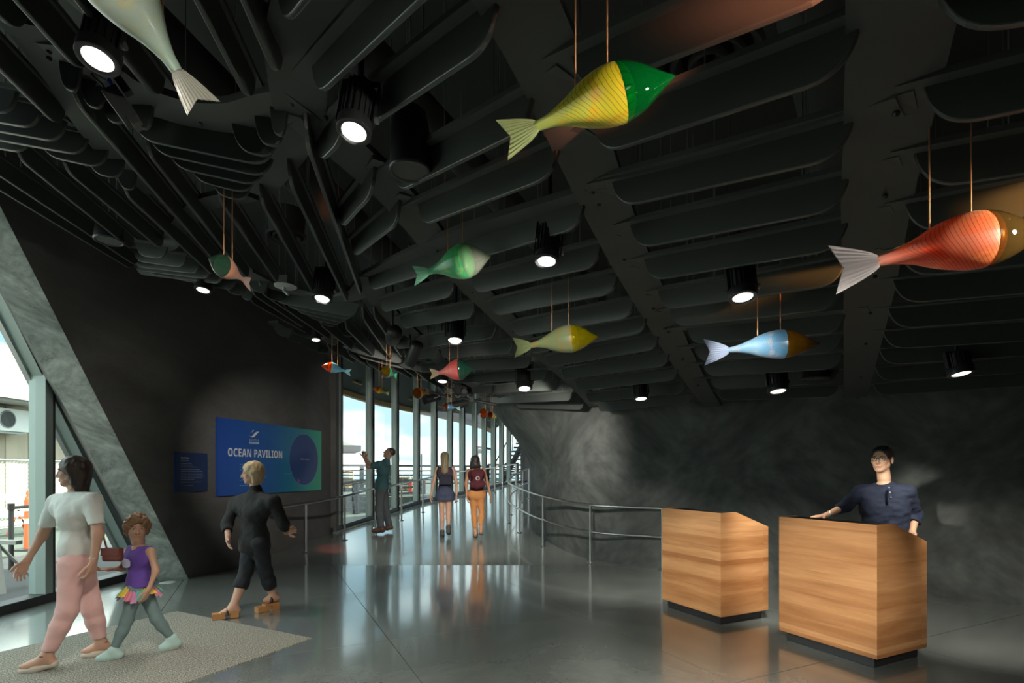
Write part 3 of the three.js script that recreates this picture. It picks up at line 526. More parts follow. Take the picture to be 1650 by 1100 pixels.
{ // projector and stage lights clamped to a bar where the passage begins
  const p = onCeil(735, 634, 0.12), D = -p.z, g = thing('lighting_bar', 'black lighting bar with clamps and cables above the passage entrance', 'lighting bar', p);
  part('bar', bar(P(672, 628, D), P(800, 652, D), 0.03, 10), M.blackMetal, g);
  for (const [x, y] of [[690, 631], [712, 636], [735, 640], [760, 645]]) { part('clamp', box(P(x, y, D).x, P(x, y, D).y + 0.02, P(x, y, D).z, 0.1, 0.1, 0.08, 0.01), M.black, g); part('hanger', bar(P(x, y, D), V(P(x, y, D).x, 4.86, -D), 0.008, 6), M.black, g); }
  part('cable', [tube([P(700, 632, D - 0.05), P(706, 624, D), P(716, 634, D - 0.05), P(726, 625, D), P(738, 640, D - 0.05), P(748, 628, D), P(756, 642, D)], 0.012, 6), tube([P(684, 630, D), P(700, 641, D - 0.05), P(720, 630, D), P(742, 636, D)], 0.01, 6)], M.rod, g);
  const pr = (a, b, r, lab) => { const A = P(...a, D - 0.1), B = P(...b, D + 0.1), h = thing('stage_light', lab, 'stage light', A.clone()); part('barrel', bar(A, B, r, 16), M.black, h); part('front_ring', bar(A, A.clone().lerp(B, 0.07), r * 1.12, 16), M.blackMetal, h); part('yoke', bar(A.clone().lerp(B, 0.6), P((a[0] + b[0]) / 2, a[1] - 16, D), 0.014, 8), M.black, h); };
  pr([716, 656], [752, 649], 0.075, 'long black barrel stage light pointing left below the lighting bar');
  pr([684, 644], [708, 639], 0.075, 'black barrel stage light beside the orange-yellow fish');
  const h = thing('projector', 'boxy black projector on the lighting bar behind the pink fish', 'projector', P(748, 628, D)); part('body', box(P(748, 628, D).x, P(748, 628, D).y, -D, 0.34, 0.2, 0.36, 0.02), M.black, h); part('objective', bar(P(748, 629, D - 0.18), P(748, 630, D - 0.26), 0.05, 14), M.blackMetal, h);
}
// ---------------------------------------------------------------- hanging glass fish
const fishPalette = [];
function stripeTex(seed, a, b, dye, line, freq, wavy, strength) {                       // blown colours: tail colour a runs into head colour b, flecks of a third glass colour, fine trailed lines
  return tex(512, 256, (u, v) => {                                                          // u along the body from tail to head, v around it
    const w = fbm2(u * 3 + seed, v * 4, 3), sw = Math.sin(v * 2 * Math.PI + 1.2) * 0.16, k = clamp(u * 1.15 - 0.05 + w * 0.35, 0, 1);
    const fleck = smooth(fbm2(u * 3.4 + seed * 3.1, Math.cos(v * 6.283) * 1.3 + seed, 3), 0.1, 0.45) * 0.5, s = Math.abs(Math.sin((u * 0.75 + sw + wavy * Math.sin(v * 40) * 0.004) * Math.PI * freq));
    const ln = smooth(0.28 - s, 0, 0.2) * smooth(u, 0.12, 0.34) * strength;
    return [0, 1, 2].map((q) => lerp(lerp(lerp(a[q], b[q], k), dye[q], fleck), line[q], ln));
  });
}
function makeFish(o) {
  const T = P(...o.tail), N = P(...o.nose), ax = N.clone().sub(T), L = ax.length(); ax.normalize();
  const upW = V(0, 1, 0), side = new THREE.Vector3().crossVectors(ax, upW).normalize(), up = new THREE.Vector3().crossVectors(side, ax).normalize();
  const c = T.clone().lerp(N, 0.55), g = thing('glass_fish', o.label, 'glass fish', c);
  const fat = o.fat ?? 1, at = (t, y, z) => T.clone().addScaledVector(ax, t * L).addScaledVector(up, y * L).addScaledVector(side, z * L);
  const prof = new THREE.CatmullRomCurve3([[0.2, 0.028], [0.28, 0.038], [0.38, 0.07], [0.5, 0.125], [0.62, 0.158], [0.72, 0.157], [0.82, 0.12], [0.92, 0.055], [1, 0.004]].map(([t, r]) => V(t, r, 0)), false, 'centripetal');
  const tab = prof.getPoints(200), rad = (t) => { let i = 0; while (i < 199 && tab[i + 1].x < t) i++; const a = tab[i], b = tab[i + 1]; return lerp(a.y, b.y, clamp((t - a.x) / (b.x - a.x || 1), 0, 1)) * fat; };
  const cen = (t) => (o.arch ?? 0.02) * Math.sin((t - 0.2) * 4.2) + (o.droop ?? 0) * (1 - t) * (1 - t);
  const HS = 0.7, surf = (t0, t1, nu, kz, cap) => quadGrid((u, v) => { const t = lerp(t0, t1, u), r = rad(t), a = v * 2 * Math.PI; return at(t, cen(t) + Math.sin(a) * r, Math.cos(a) * r * 0.82 * kz); }, nu, 28, [1, 1]);
  const fix = (q) => { q.computeVertexNormals(); const n = q.attributes.normal, row = 0; return q; };
  const dome = quadGrid((u, v) => { const t = HS + 0.075 * Math.sin(u * Math.PI / 2), r = rad(HS) * Math.cos(u * Math.PI / 2) * 0.985 + 0.0005, a = v * 2 * Math.PI; return at(t, cen(HS) + Math.sin(a) * r, Math.cos(a) * r * 0.82); }, 8, 28, [0.02, 1]); { const uv = dome.attributes.uv; for (let k = 0; k < uv.count; k++) uv.setX(k, 0.97); }
  const body = [fix(surf(0.2, HS, 34, 1)), dome];
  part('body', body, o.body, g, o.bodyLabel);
  const head = quadGrid((u, v) => { const t = lerp(HS - 0.004, 1, u), r = rad(t) * 1.006, a = v * 2 * Math.PI; return at(t, cen(t) + Math.sin(a) * r, Math.cos(a) * r * 0.82); }, 18, 28);
  part('head', head, o.head, g, o.headLabel);
  const fin = (sgn) => quadGrid((u, v) => { const e = lerp(1, -1, v), spread = lerp(0.03, 0.125 * (o.fin ?? 1), Math.pow(u, 0.75)), back = 0.21 - u * (0.2 + 0.055 * Math.abs(e) - 0.035), th = lerp(0.022, 0.004, u) * (1 - 0.75 * Math.abs(e)), rip = 0.0045 * Math.cos(e * 30) * Math.sqrt(u); return at(back, cen(0.2) + e * spread + (o.finTilt ?? 0) * u, sgn * (th + rip)); }, 10, 40);
  part('tail_fin', [fin(1), fin(-1)], o.tailMat || o.body2, g, o.tailLabel);
  for (const t of o.wires || [0.47, 0.67]) { const p = at(t, cen(t) + rad(t), 0); part('wire', bar(p, V(p.x, Math.max(ceilY(p.x) + 0.15, p.y + 0.3), p.z), 0.0022 * (o.wire ?? 1), 6), M.copper, g); }
  return c;
}
M.copper = std({ color: lin(0.75, 0.34, 0.14), roughness: 0.35, metalness: 0.7 });  // fish wires: the orange light on them is put into this colour
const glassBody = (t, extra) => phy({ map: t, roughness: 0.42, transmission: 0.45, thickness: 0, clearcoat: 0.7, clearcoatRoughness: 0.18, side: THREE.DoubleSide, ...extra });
const glassHead = (c, extra) => phy({ color: c, roughness: 0.02, transmission: 0.86, thickness: 0, ior: 1.55, clearcoat: 1, clearcoatRoughness: 0.02, side: THREE.DoubleSide, ...extra });
const tailGlass = (c) => phy({ color: c, roughness: 0.35, transmission: 0.45, thickness: 0, clearcoat: 0.6, side: THREE.DoubleSide });
const fishes = [
  { label: 'huge pale mint glass fish with fine stripes diving beside the near spotlight', tail: [327, 172, 1.52], nose: [92, -150, 1.3], t: [1, [0.62, 0.72, 0.66], [0.72, 0.78, 0.72], [0.78, 0.74, 0.5], [0.85, 0.72, 0.6], 44, 0, 0.7], head: [0.75, 0.45, 0.32], tail3: [0.6, 0.6, 0.55], fat: 1.2 },
  { label: 'yellow glass fish with dark zigzag lines and a green pointed head', tail: [812, 228, 1.36], nose: [1087, 121, 1.3], t: [2, [0.70, 0.78, 0.42], [0.92, 0.82, 0.12], [0.98, 0.66, 0.05], [0.32, 0.30, 0.16], 26, 1, 0.7], head: [0.03, 0.55, 0.22], tail3: [0.72, 0.76, 0.52], droop: 0.02 },
  { label: 'orange striped glass fish with a pale tail and a dark glassy head', tail: [1344, 434, 1.72], nose: [1690, 372, 1.66], t: [3, [0.86, 0.55, 0.47], [1.0, 0.46, 0.2], [1.0, 0.78, 0.45], [0.45, 0.12, 0.06], 36, 0, 0.8], head: [0.55, 0.42, 0.2], tail3: [0.62, 0.6, 0.6], fat: 0.86 },
  { label: 'green glass fish with gold-striped back and a clear peach head', tail: [667, 444, 3.1], nose: [791, 412, 2.95], t: [4, [0.42, 0.78, 0.60], [0.20, 0.76, 0.48], [0.90, 0.80, 0.45], [0.85, 0.80, 0.5], 30, 0, 0.5], head: [0.75, 0.78, 0.7], tail3: [0.6, 0.85, 0.72], fat: 1.25 },
  { label: 'grey-green glass fish with a bright yellow faceted head', tail: [828, 560, 3.5], nose: [964, 542, 3.4], t: [5, [0.62, 0.66, 0.42], [0.60, 0.66, 0.48], [0.80, 0.55, 0.3], [0.45, 0.5, 0.36], 40, 0, 0.4], head: [0.85, 0.8, 0.04], tail3: [0.62, 0.68, 0.48], fat: 1.0 },
  { label: 'slim blue striped glass fish with an amber head above the podiums', tail: [1136, 567, 3.05], nose: [1321, 553, 2.95], t: [6, [0.50, 0.66, 0.75], [0.30, 0.55, 0.72], [0.88, 0.66, 0.62], [0.72, 0.72, 0.66], 40, 0, 0.6], head: [0.7, 0.5, 0.1], tail3: [0.62, 0.68, 0.78], fat: 0.82 },
  { label: 'pink glass fish with a teal clear head near the lighting bar', tail: [693, 602, 6.2], nose: [762, 594, 6.1], t: [7, [0.85, 0.50, 0.48], [0.95, 0.38, 0.38], [0.98, 0.62, 0.4], [0.95, 0.62, 0.52], 26, 0, 0.4], head: [0.35, 0.7, 0.6], tail3: [0.75, 0.68, 0.55], fat: 1.45 },
  { label: 'copper-pink glass fish with a mirrored green head by the window-side fins', tail: [404, 458, 3.25], nose: [336, 416, 2.9], t: [8, [0.72, 0.58, 0.52], [0.80, 0.58, 0.47], [0.85, 0.55, 0.45], [0.6, 0.45, 0.38], 30, 0, 0.3], head: [0.3, 0.5, 0.4], tail3: [0.72, 0.62, 0.58], fat: 1.15 },
  { label: 'light blue glass fish with an orange head at the edge of the dark wall', tail: [565, 600, 7.1], nose: [518, 589, 6.9], t: [9, [0.50, 0.75, 0.80], [0.45, 0.70, 0.78], [0.9, 0.62, 0.5], [0.5, 0.7, 0.75], 20, 0, 0.2], head: [0.85, 0.36, 0.04], tail3: [0.65, 0.85, 0.88], fat: 1.15 },
  { label: 'teal glass fish with a dark amber face among the far fins', tail: [640, 606, 7.3], nose: [614, 596, 6.95], t: [10, [0.25, 0.72, 0.55], [0.22, 0.68, 0.52], [0.6, 0.7, 0.3], [0.3, 0.6, 0.5], 20, 0, 0.2], head: [0.5, 0.36, 0.03], tail3: [0.4, 0.8, 0.65], fat: 1.3 },
  { label: 'small lime and yellow glass fish in front of a window mullion', tail: [627, 634, 8.3], nose: [601, 626, 8.15], t: [11, [0.72, 0.80, 0.35], [0.85, 0.78, 0.12], [0.95, 0.6, 0.05], [0.7, 0.7, 0.3], 16, 0, 0.2], head: [0.8, 0.45, 0.02], tail3: [0.8, 0.84, 0.6], fat: 1.2 },
  { label: 'orange-yellow glass fish with a dark eye-like face beside the barrel stage light', tail: [692, 632, 8.5], nose: [664, 635, 8.15], t: [12, [0.9, 0.7, 0.25], [0.98, 0.66, 0.04], [0.98, 0.6, 0.02], [0.8, 0.6, 0.1], 16, 0, 0.2], head: [0.5, 0.32, 0.02], tail3: [0.85, 0.72, 0.45], fat: 1.3 },
  { label: 'small blue glass fish with an orange head under the barrel stage light', tail: [742, 658, 9.0], nose: [711, 655, 8.9], t: [13, [0.55, 0.75, 0.82], [0.4, 0.62, 0.8], [0.6, 0.7, 0.8], [0.5, 0.6, 0.7], 16, 0, 0.2], head: [0.9, 0.42, 0.1], tail3: [0.7, 0.86, 0.86], fat: 1.1 },
  { label: 'tiny mint glass fish with an orange face by the flared plaster wall', tail: [790, 668, 10.4], nose: [774, 666, 10.1], t: [14, [0.6, 0.85, 0.68], [0.55, 0.8, 0.62], [0.7, 0.8, 0.6], [0.5, 0.7, 0.6], 14, 0, 0.2], head: [0.8, 0.35, 0.12], tail3: [0.7, 0.85, 0.75], fat: 1.8 },
  { label: 'tiny yellow glass fish with a red face against the flared plaster wall', tail: [800, 672, 10.2], nose: [786, 668, 10.0], t: [15, [0.85, 0.8, 0.3], [0.88, 0.78, 0.15], [0.85, 0.75, 0.3], [0.7, 0.7, 0.3], 14, 0, 0.2], head: [0.5, 0.1, 0.05], tail3: [0.85, 0.8, 0.4], fat: 1.6 },
];
const srgb = (c) => new THREE.Color().setRGB(c[0], c[1], c[2], THREE.SRGBColorSpace);
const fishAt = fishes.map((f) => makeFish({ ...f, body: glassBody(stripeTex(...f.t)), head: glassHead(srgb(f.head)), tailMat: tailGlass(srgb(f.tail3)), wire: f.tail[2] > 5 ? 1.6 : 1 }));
// ---------------------------------------------------------------- bodies: smooth fields meshed with surface nets
const cap = (a, b, ra, rb = ra, k = 0.03) => ({ a, b, ra, rb, k });
const ell = (c, f, u, s, rf, ru, rs, k = 0.02) => ({ c, f, u, s, rf, ru, rs, k });
function distTo(p, x, y, z) {
  if (p.c) { const dx = x - p.c.x, dy = y - p.c.y, dz = z - p.c.z, a = (dx * p.f.x + dy * p.f.y + dz * p.f.z) / p.rf, b = (dx * p.u.x + dy * p.u.y + dz * p.u.z) / p.ru, c = (dx * p.s.x + dy * p.s.y + dz * p.s.z) / p.rs, q = Math.sqrt(a * a + b * b + c * c), g = Math.sqrt((a / p.rf) ** 2 + (b / p.ru) ** 2 + (c / p.rs) ** 2); return g < 1e-6 ? -Math.min(p.rf, p.ru, p.rs) : q * (q - 1) / g; }
  const bx = p.b.x - p.a.x, by = p.b.y - p.a.y, bz = p.b.z - p.a.z, px = x - p.a.x, py = y - p.a.y, pz = z - p.a.z, l2 = bx * bx + by * by + bz * bz || 1e-9;
  let t = (px * bx + py * by + pz * bz) / l2; const tc = t < 0 ? 0 : t > 1 ? 1 : t;
  let d = Math.hypot(px - bx * tc, py - by * tc, pz - bz * tc) - (p.ra + (p.rb - p.ra) * tc);
  if (p.flat) { const l = Math.sqrt(l2); d = Math.max(d, (t - 1) * l); if (p.flat === 2) d = Math.max(d, -t * l); }
  return d;
}
function sdfMesh(prims, cell, o = {}) {
  const pad = cell * 3, lo = [1e9, 1e9, 1e9], hi = [-1e9, -1e9, -1e9];
  const bb = prims.map((p) => { const l = [], h = []; for (const [i, k] of ['x', 'y', 'z'].entries()) { if (p.c) { const e = Math.max(p.rf, p.ru, p.rs); l[i] = p.c[k] - e; h[i] = p.c[k] + e; } else { l[i] = Math.min(p.a[k] - p.ra, p.b[k] - p.rb); h[i] = Math.max(p.a[k] + p.ra, p.b[k] + p.rb); } if (!p.cut) { lo[i] = Math.min(lo[i], l[i]); hi[i] = Math.max(hi[i], h[i]); } } return [l, h]; });
  for (let i = 0; i < 3; i++) { lo[i] -= pad; hi[i] += pad; }
  const n = [0, 1, 2].map((i) => Math.ceil((hi[i] - lo[i]) / cell) + 1), F = new Float32Array(n[0] * n[1] * n[2]).fill(9), at = (i, j, k) => (k * n[1] + j) * n[0] + i;
  prims.forEach((p, q) => {
    const m = (p.k || 0.02) + cell * 3, a = [0, 1, 2].map((i) => Math.max(0, Math.floor((bb[q][0][i] - m - lo[i]) / cell))), b = [0, 1, 2].map((i) => Math.min(n[i] - 1, Math.ceil((bb[q][1][i] + m - lo[i]) / cell)));
    for (let k = a[2]; k <= b[2]; k++) for (let j = a[1]; j <= b[1]; j++) for (let i = a[0]; i <= b[0]; i++) {
      const d = distTo(p, lo[0] + i * cell, lo[1] + j * cell, lo[2] + k * cell), o = at(i, j, k), f = F[o], K = p.k || 0.02;
      if (p.cut) { const h = Math.max(K - Math.abs(f + d), 0) / K; F[o] = Math.max(f, -d) + h * h * K / 4; } else { const h = Math.max(K - Math.abs(f - d), 0) / K; F[o] = Math.min(f, d) - h * h * K / 4; }
    }
  });
  if (o.planes || o.noise) for (let k = 0; k < n[2]; k++) for (let j = 0; j < n[1]; j++) for (let i = 0; i < n[0]; i++) {
    const q = at(i, j, k); if (F[q] > 0.1 || F[q] < -0.15) continue; const x = lo[0] + i * cell, y = lo[1] + j * cell, z = lo[2] + k * cell;
    if (o.noise) F[q] += o.noise * (noise3(x * (o.nf || 9), y * (o.ny || o.nf || 9), z * (o.nf || 9)) + 0.4 * noise3(x * 26, y * 26, z * 26));
    for (const [c, nn] of o.planes || []) F[q] = Math.max(F[q], (x - c.x) * nn.x + (y - c.y) * nn.y + (z - c.z) * nn.z);
  }
  const pos = [], idx = [], id = new Int32Array(F.length).fill(-1), E = [[0, 1], [0, 2], [0, 4], [1, 3], [1, 5], [2, 3], [2, 6], [3, 7], [4, 5], [4, 6], [5, 7], [6, 7]], v = new Float32Array(8);
  for (let k = 0; k < n[2] - 1; k++) for (let j = 0; j < n[1] - 1; j++) for (let i = 0; i < n[0] - 1; i++) {
    let s = 0; for (let c = 0; c < 8; c++) { v[c] = F[at(i + (c & 1), j + (c >> 1 & 1), k + (c >> 2))]; if (v[c] < 0) s++; }
    if (s === 0 || s === 8) continue;
    let x = 0, y = 0, z = 0, m = 0;
    for (const [a, b] of E) if ((v[a] < 0) !== (v[b] < 0)) { const t = v[a] / (v[a] - v[b]); x += lerp(a & 1, b & 1, t); y += lerp(a >> 1 & 1, b >> 1 & 1, t); z += lerp(a >> 2, b >> 2, t); m++; }
    id[at(i, j, k)] = pos.length / 3; pos.push(lo[0] + (i + x / m) * cell, lo[1] + (j + y / m) * cell, lo[2] + (k + z / m) * cell);
  }
  const quad = (a, b, c, d, flip) => { if (a < 0 || b < 0 || c < 0 || d < 0) return; if (flip) idx.push(a, c, b, a, d, c); else idx.push(a, b, c, a, c, d); };
  for (let k = 1; k < n[2] - 1; k++) for (let j = 1; j < n[1] - 1; j++) for (let i = 1; i < n[0] - 1; i++) {
    const f = F[at(i, j, k)] < 0;
    if (f !== F[at(i + 1, j, k)] < 0) quad(id[at(i, j - 1, k - 1)], id[at(i, j, k - 1)], id[at(i, j, k)], id[at(i, j - 1, k)], !f);
    if (f !== F[at(i, j + 1, k)] < 0) quad(id[at(i - 1, j, k - 1)], id[at(i - 1, j, k)], id[at(i, j, k)], id[at(i, j, k - 1)], !f);
    if (f !== F[at(i, j, k + 1)] < 0) quad(id[at(i - 1, j - 1, k)], id[at(i, j - 1, k)], id[at(i, j, k)], id[at(i - 1, j, k)], !f);
  }
  const g = new THREE.BufferGeometry(); g.setAttribute('position', new THREE.Float32BufferAttribute(pos, 3)); g.setIndex(idx); g.computeVertexNormals();
  if (o.color) { const c = []; for (let i = 0; i < pos.length; i += 3) c.push(...o.color(pos[i], pos[i + 1], pos[i + 2])); g.setAttribute('color', new THREE.Float32BufferAttribute(c, 3)); }
  const uv = new Float32Array(pos.length / 3 * 2); for (let i = 0; i < uv.length / 2; i++) { uv[i * 2] = (pos[i * 3] + pos[i * 3 + 2]) * 3; uv[i * 2 + 1] = pos[i * 3 + 1] * 3; } g.setAttribute('uv', new THREE.BufferAttribute(uv, 2));
  return g;
}
const mixp = (a, b, t) => a.clone().lerp(b, t);
function frameOf(f, upHint = V(0, 1, 0)) { f = f.clone().normalize(); const s = new THREE.Vector3().crossVectors(f, upHint).normalize(), u = new THREE.Vector3().crossVectors(s, f).normalize(); return { f, u, s }; }
function headPrims(c, fr, k, neck, nr = 0.047) {                                           // c: middle of the head, k: scale (1 = 0.23 m tall)
  const { f, u, s } = fr, at = (a, b, d) => c.clone().addScaledVector(s, a * k).addScaledVector(u, b * k).addScaledVector(f, d * k);
  return {
    at, skin: [
      ell(at(0, 0.034, -0.012), f, u, s, 0.094 * k, 0.084 * k, 0.074 * k), ell(at(0, -0.035, 0.03), f, u, s, 0.058 * k, 0.078 * k, 0.056 * k, 0.03 * k),
      cap(at(-0.043, -0.05, 0.008), at(-0.012, -0.096, 0.062), 0.022 * k, 0.018 * k, 0.02 * k), cap(at(0.043, -0.05, 0.008), at(0.012, -0.096, 0.062), 0.022 * k, 0.018 * k, 0.02 * k),
      cap(at(-0.03, 0.02, 0.072), at(0.03, 0.02, 0.072), 0.013 * k, 0.013 * k, 0.02 * k), cap(at(-0.03, -0.025, 0.058), at(0.03, -0.025, 0.058), 0.022 * k, 0.022 * k, 0.02 * k),
      { ...ell(at(-0.031, 0.003, 0.099), f, u, s, 0.014 * k, 0.011 * k, 0.018 * k), cut: true, k: 0.008 * k }, { ...ell(at(0.031, 0.003, 0.099), f, u, s, 0.014 * k, 0.011 * k, 0.018 * k), cut: true, k: 0.008 * k },
      cap(at(0, 0.008, 0.086), at(0, -0.034, 0.106), 0.008 * k, 0.011 * k, 0.01 * k), cap(at(-0.012, -0.037, 0.094), at(0.012, -0.037, 0.094), 0.008 * k, 0.008 * k, 0.008 * k),
      cap(at(-0.018, -0.061, 0.083), at(0.018, -0.061, 0.083), 0.007 * k, 0.007 * k, 0.006 * k), cap(at(-0.014, -0.07, 0.081), at(0.014, -0.07, 0.081), 0.008 * k, 0.008 * k, 0.006 * k),
      ell(at(-0.077, -0.008, -0.008), f, u, s, 0.019 * k, 0.032 * k, 0.009 * k, 0.008 * k), ell(at(0.077, -0.008, -0.008), f, u, s, 0.019 * k, 0.032 * k, 0.009 * k, 0.008 * k),
      cap(at(0, -0.05, -0.018), neck, nr * k, nr * 1.12 * k, 0.03 * k),
    ],
  };
}
function faceParts(g, H, k, hairMat, brow = true) {
  const { at } = H, eyes = [], dark = [], brows = [], lips = [];
  for (const q of [-1, 1]) {
    eyes.push(new THREE.SphereGeometry(0.0105 * k, 12, 8).translate(...at(q * 0.031, 0.001, 0.0785).toArray()));
    dark.push(new THREE.SphereGeometry(0.0066 * k, 10, 8).translate(...at(q * 0.031, 0.001, 0.0848).toArray()));
    brows.push(tube([at(q * 0.014, 0.019, 0.088), at(q * 0.032, 0.024, 0.086), at(q * 0.05, 0.018, 0.072)], 0.0034 * k, 6, 8));
  }
  lips.push(tube([at(-0.02, -0.065, 0.083), at(-0.008, -0.062, 0.0905), at(0, -0.0635, 0.0905), at(0.008, -0.062, 0.0905), at(0.02, -0.065, 0.083)], 0.0045 * k, 6, 12));
  const ey = part('eyes', eyes, M.eyeWhite, g); part('pupils', dark, M.black, ey); if (brow) part('eyebrows', brows, hairMat, g); part('lips', lips, M.lips, g);
}
function handPrims(w, d, palm, side, k = 1, curl = 0.35, spread = 1) {                     // w: wrist, d: to the fingertips, palm: palm normal, side: +1 / -1 thumb side
  d = d.clone().normalize(); palm = palm.clone().addScaledVector(d, -palm.dot(d)).normalize(); const s = new THREE.Vector3().crossVectors(d, palm).normalize().multiplyScalar(side), out = [];
  const kn = [-1.5, -0.5, 0.5, 1.5].map((q, i) => w.clone().addScaledVector(d, (0.088 - Math.abs(q - 0.3) * 0.006) * k).addScaledVector(s, q * 0.0205 * k * spread));
  kn.forEach((p, i) => out.push(cap(w.clone().addScaledVector(s, (i - 1.5) * 0.011 * k), p, 0.0145 * k, 0.0115 * k, 0.012 * k)));
  [0.072, 0.09, 0.098, 0.088].forEach((len, i) => {
    let p = kn[i], a = curl * 0.6; const seg = [0.46, 0.3, 0.24];
    seg.forEach((q, j) => { const dir = d.clone().multiplyScalar(Math.cos(a)).addScaledVector(palm, Math.sin(a)).addScaledVector(s, (i - 1.5) * 0.05 * spread), e = p.clone().addScaledVector(dir, len * q * k); out.push(cap(p, e, (0.0095 - j * 0.0008) * k, (0.0088 - j * 0.0008) * k, 0.004 * k)); p = e; a += curl; });
  });
  let p = w.clone().addScaledVector(d, 0.028 * k).addScaledVector(s, 0.024 * k);
  for (const [len, ang] of [[0.045, 0.75], [0.034, 0.5], [0.026, 0.35]]) { const e = p.clone().addScaledVector(d, Math.cos(ang) * len * k).addScaledVector(s, Math.sin(ang) * len * k).addScaledVector(palm, 0.3 * len * k); out.push(cap(p, e, 0.0118 * k, 0.0098 * k, 0.007 * k)); p = e; }
  return out;
}
M.eyeWhite = std({ color: lin(0.5, 0.45, 0.42), roughness: 0.3 });
M.lips = std({ color: lin(0.42, 0.16, 0.13), roughness: 0.5 });
const skin = (r, g, b) => phy({ color: lin(r, g, b), roughness: 0.52 });
const cloth = (r, g, b, o = {}) => phy({ color: lin(r, g, b), roughness: 0.85, sheen: 0.25, sheenRoughness: 0.6, sheenColor: lin(r * 0.7 + 0.1, g * 0.7 + 0.1, b * 0.7 + 0.1), ...o });
const hairM = (r, g, b) => std({ color: lin(r, g, b), roughness: 0.48 });
// pixel joints: J(px, py, metres behind the person's own distance)
function human(o) {
  const D = o.D, J = (q) => P(q[0], q[1], D + (q[2] || 0)), j = {}; for (const k of Object.keys(o.j)) j[k] = J(o.j[k]);
  const b = o.build ?? 1, k = o.headK ?? 1, g = thing('person', o.label, 'person', V((j.anL.x + j.anR.x) / 2, floorY(D) + (o.lift ?? 0), (j.anL.z + j.anR.z) / 2));
  const fr = frameOf(o.face, o.headUp), H = headPrims(j.head, fr, k, mixp(j.neck, j.head, 0.15));
  const chest = mixp(mixp(j.shL, j.shR, 0.5), mixp(j.hpL, j.hpR, 0.5), 0.26), pel = mixp(j.hpL, j.hpR, 0.5), across = j.shR.clone().sub(j.shL).normalize(), hipx = j.hpR.clone().sub(j.hpL).normalize(), waist = mixp(chest, pel, 0.62);
  const tr = o.flat ?? 1, W = (o.wide ?? 1) * b, chestW = j.shL.distanceTo(j.shR) * 0.5;
  const wide3 = o.across ? o.across.clone().normalize() : across;
  const torso = (x) => [cap(chest.clone().addScaledVector(wide3, -0.055 * W), chest.clone().addScaledVector(wide3, 0.055 * W), (0.1 * b * tr + x), undefined, 0.06), cap(waist.clone().addScaledVector(wide3, -(o.waist ?? 0.045) * W), waist.clone().addScaledVector(wide3, (o.waist ?? 0.045) * W), (0.088 * b * tr + x), undefined, 0.06), cap(chest, waist, 0.09 * b * tr + x, 0.085 * b * tr + x, 0.05), cap(waist, pel, 0.085 * b * tr + x, 0.095 * b * tr + x, 0.05), cap(pel.clone().addScaledVector(wide3, -0.065 * W), pel.clone().addScaledVector(wide3, 0.065 * W), 0.098 * b + x, undefined, 0.06), cap(mixp(j.neck, chest, 0.3), j.shL, 0.062 * b + x * 0.6, 0.047 * b + x * 0.6, 0.05), cap(mixp(j.neck, chest, 0.3), j.shR, 0.062 * b + x * 0.6, 0.047 * b + x * 0.6, 0.05), cap(mixp(j.neck, chest, 0.35), mixp(j.neck, j.head, 0.1), 0.06 * b + x * 0.5, 0.05 * b, 0.04), cap(mixp(j.shL, chest, 0.42), mixp(j.shR, chest, 0.42), 0.08 * b * tr + x, undefined, 0.05)];
  const arm = (s, x, t0 = 0, t1 = 2) => { const sh = j['sh' + s], el = j['el' + s], wr = j['wr' + s], out = [], at = (t) => t <= 1 ? mixp(sh, el, t) : mixp(el, wr, t - 1), r = (t) => (t <= 1 ? lerp(0.046, 0.037, t) : lerp(0.037, 0.025, t - 1)) * b + x; if (t0 < 1) { out.push({ ...cap(at(t0), at(Math.min(1, t1)), r(t0), r(Math.min(1, t1)), 0.03), flat: t1 <= 1 && t1 < 2 ? 1 : 0 }); } if (t1 > 1) out.push({ ...cap(at(Math.max(1, t0)), at(t1), r(Math.max(1, t0)), r(t1), 0.03), flat: t1 < 2 ? 1 : 0 }); return out; };
  const leg = (s, x, t0 = 0, t1 = 2, flare = 0) => { const hp = j['hp' + s], kn = j['kn' + s], an = j['an' + s], out = [], at = (t) => t <= 1 ? mixp(hp, kn, t) : mixp(kn, an, t - 1), r = (t) => (t <= 1 ? lerp(0.084, 0.056, t) : t < 1.35 ? lerp(0.056, 0.054, (t - 1) / 0.35) : lerp(0.054, 0.036, (t - 1.35) / 0.65)) * b + x + flare * Math.max(0, t - 1); const stops = [t0, 1, 1.35, t1].filter((t, i, a) => t >= t0 && t <= t1 && a.indexOf(t) === i).sort((m, n) => m - n); for (let i = 0; i < stops.length - 1; i++) out.push({ ...cap(at(stops[i]), at(stops[i + 1]), r(stops[i]), r(stops[i + 1]), 0.03), flat: i === stops.length - 2 && t1 < 2 ? 1 : 0 }); return out; };
  const foot = (s, x = 0) => { const an = j['an' + s], to = j['to' + s], heel = an.clone().add(an.clone().sub(to).setY(0).normalize().multiplyScalar(0.035)); heel.y = lerp(an.y, to.y, 0.75) ; const ball = mixp(heel, to, 0.68); return [cap(an, heel, 0.036 * b + x, 0.032 * b + x), cap(heel, ball, 0.032 * b + x, 0.034 * b + x, 0.02), cap(ball, to, 0.036 * b + x, 0.024 * b + x, 0.02), cap(an, ball, 0.034 * b + x, 0.026 * b + x, 0.03)]; };
  const bodyList = [...torso(-0.012), ...arm('L', 0), ...arm('R', 0), ...leg('L', 0), ...leg('R', 0), ...foot('L'), ...foot('R')];
  const geos = [sdfMesh(bodyList, o.cell ?? 0.014), sdfMesh(H.skin, o.headCell ?? 0.0045)];
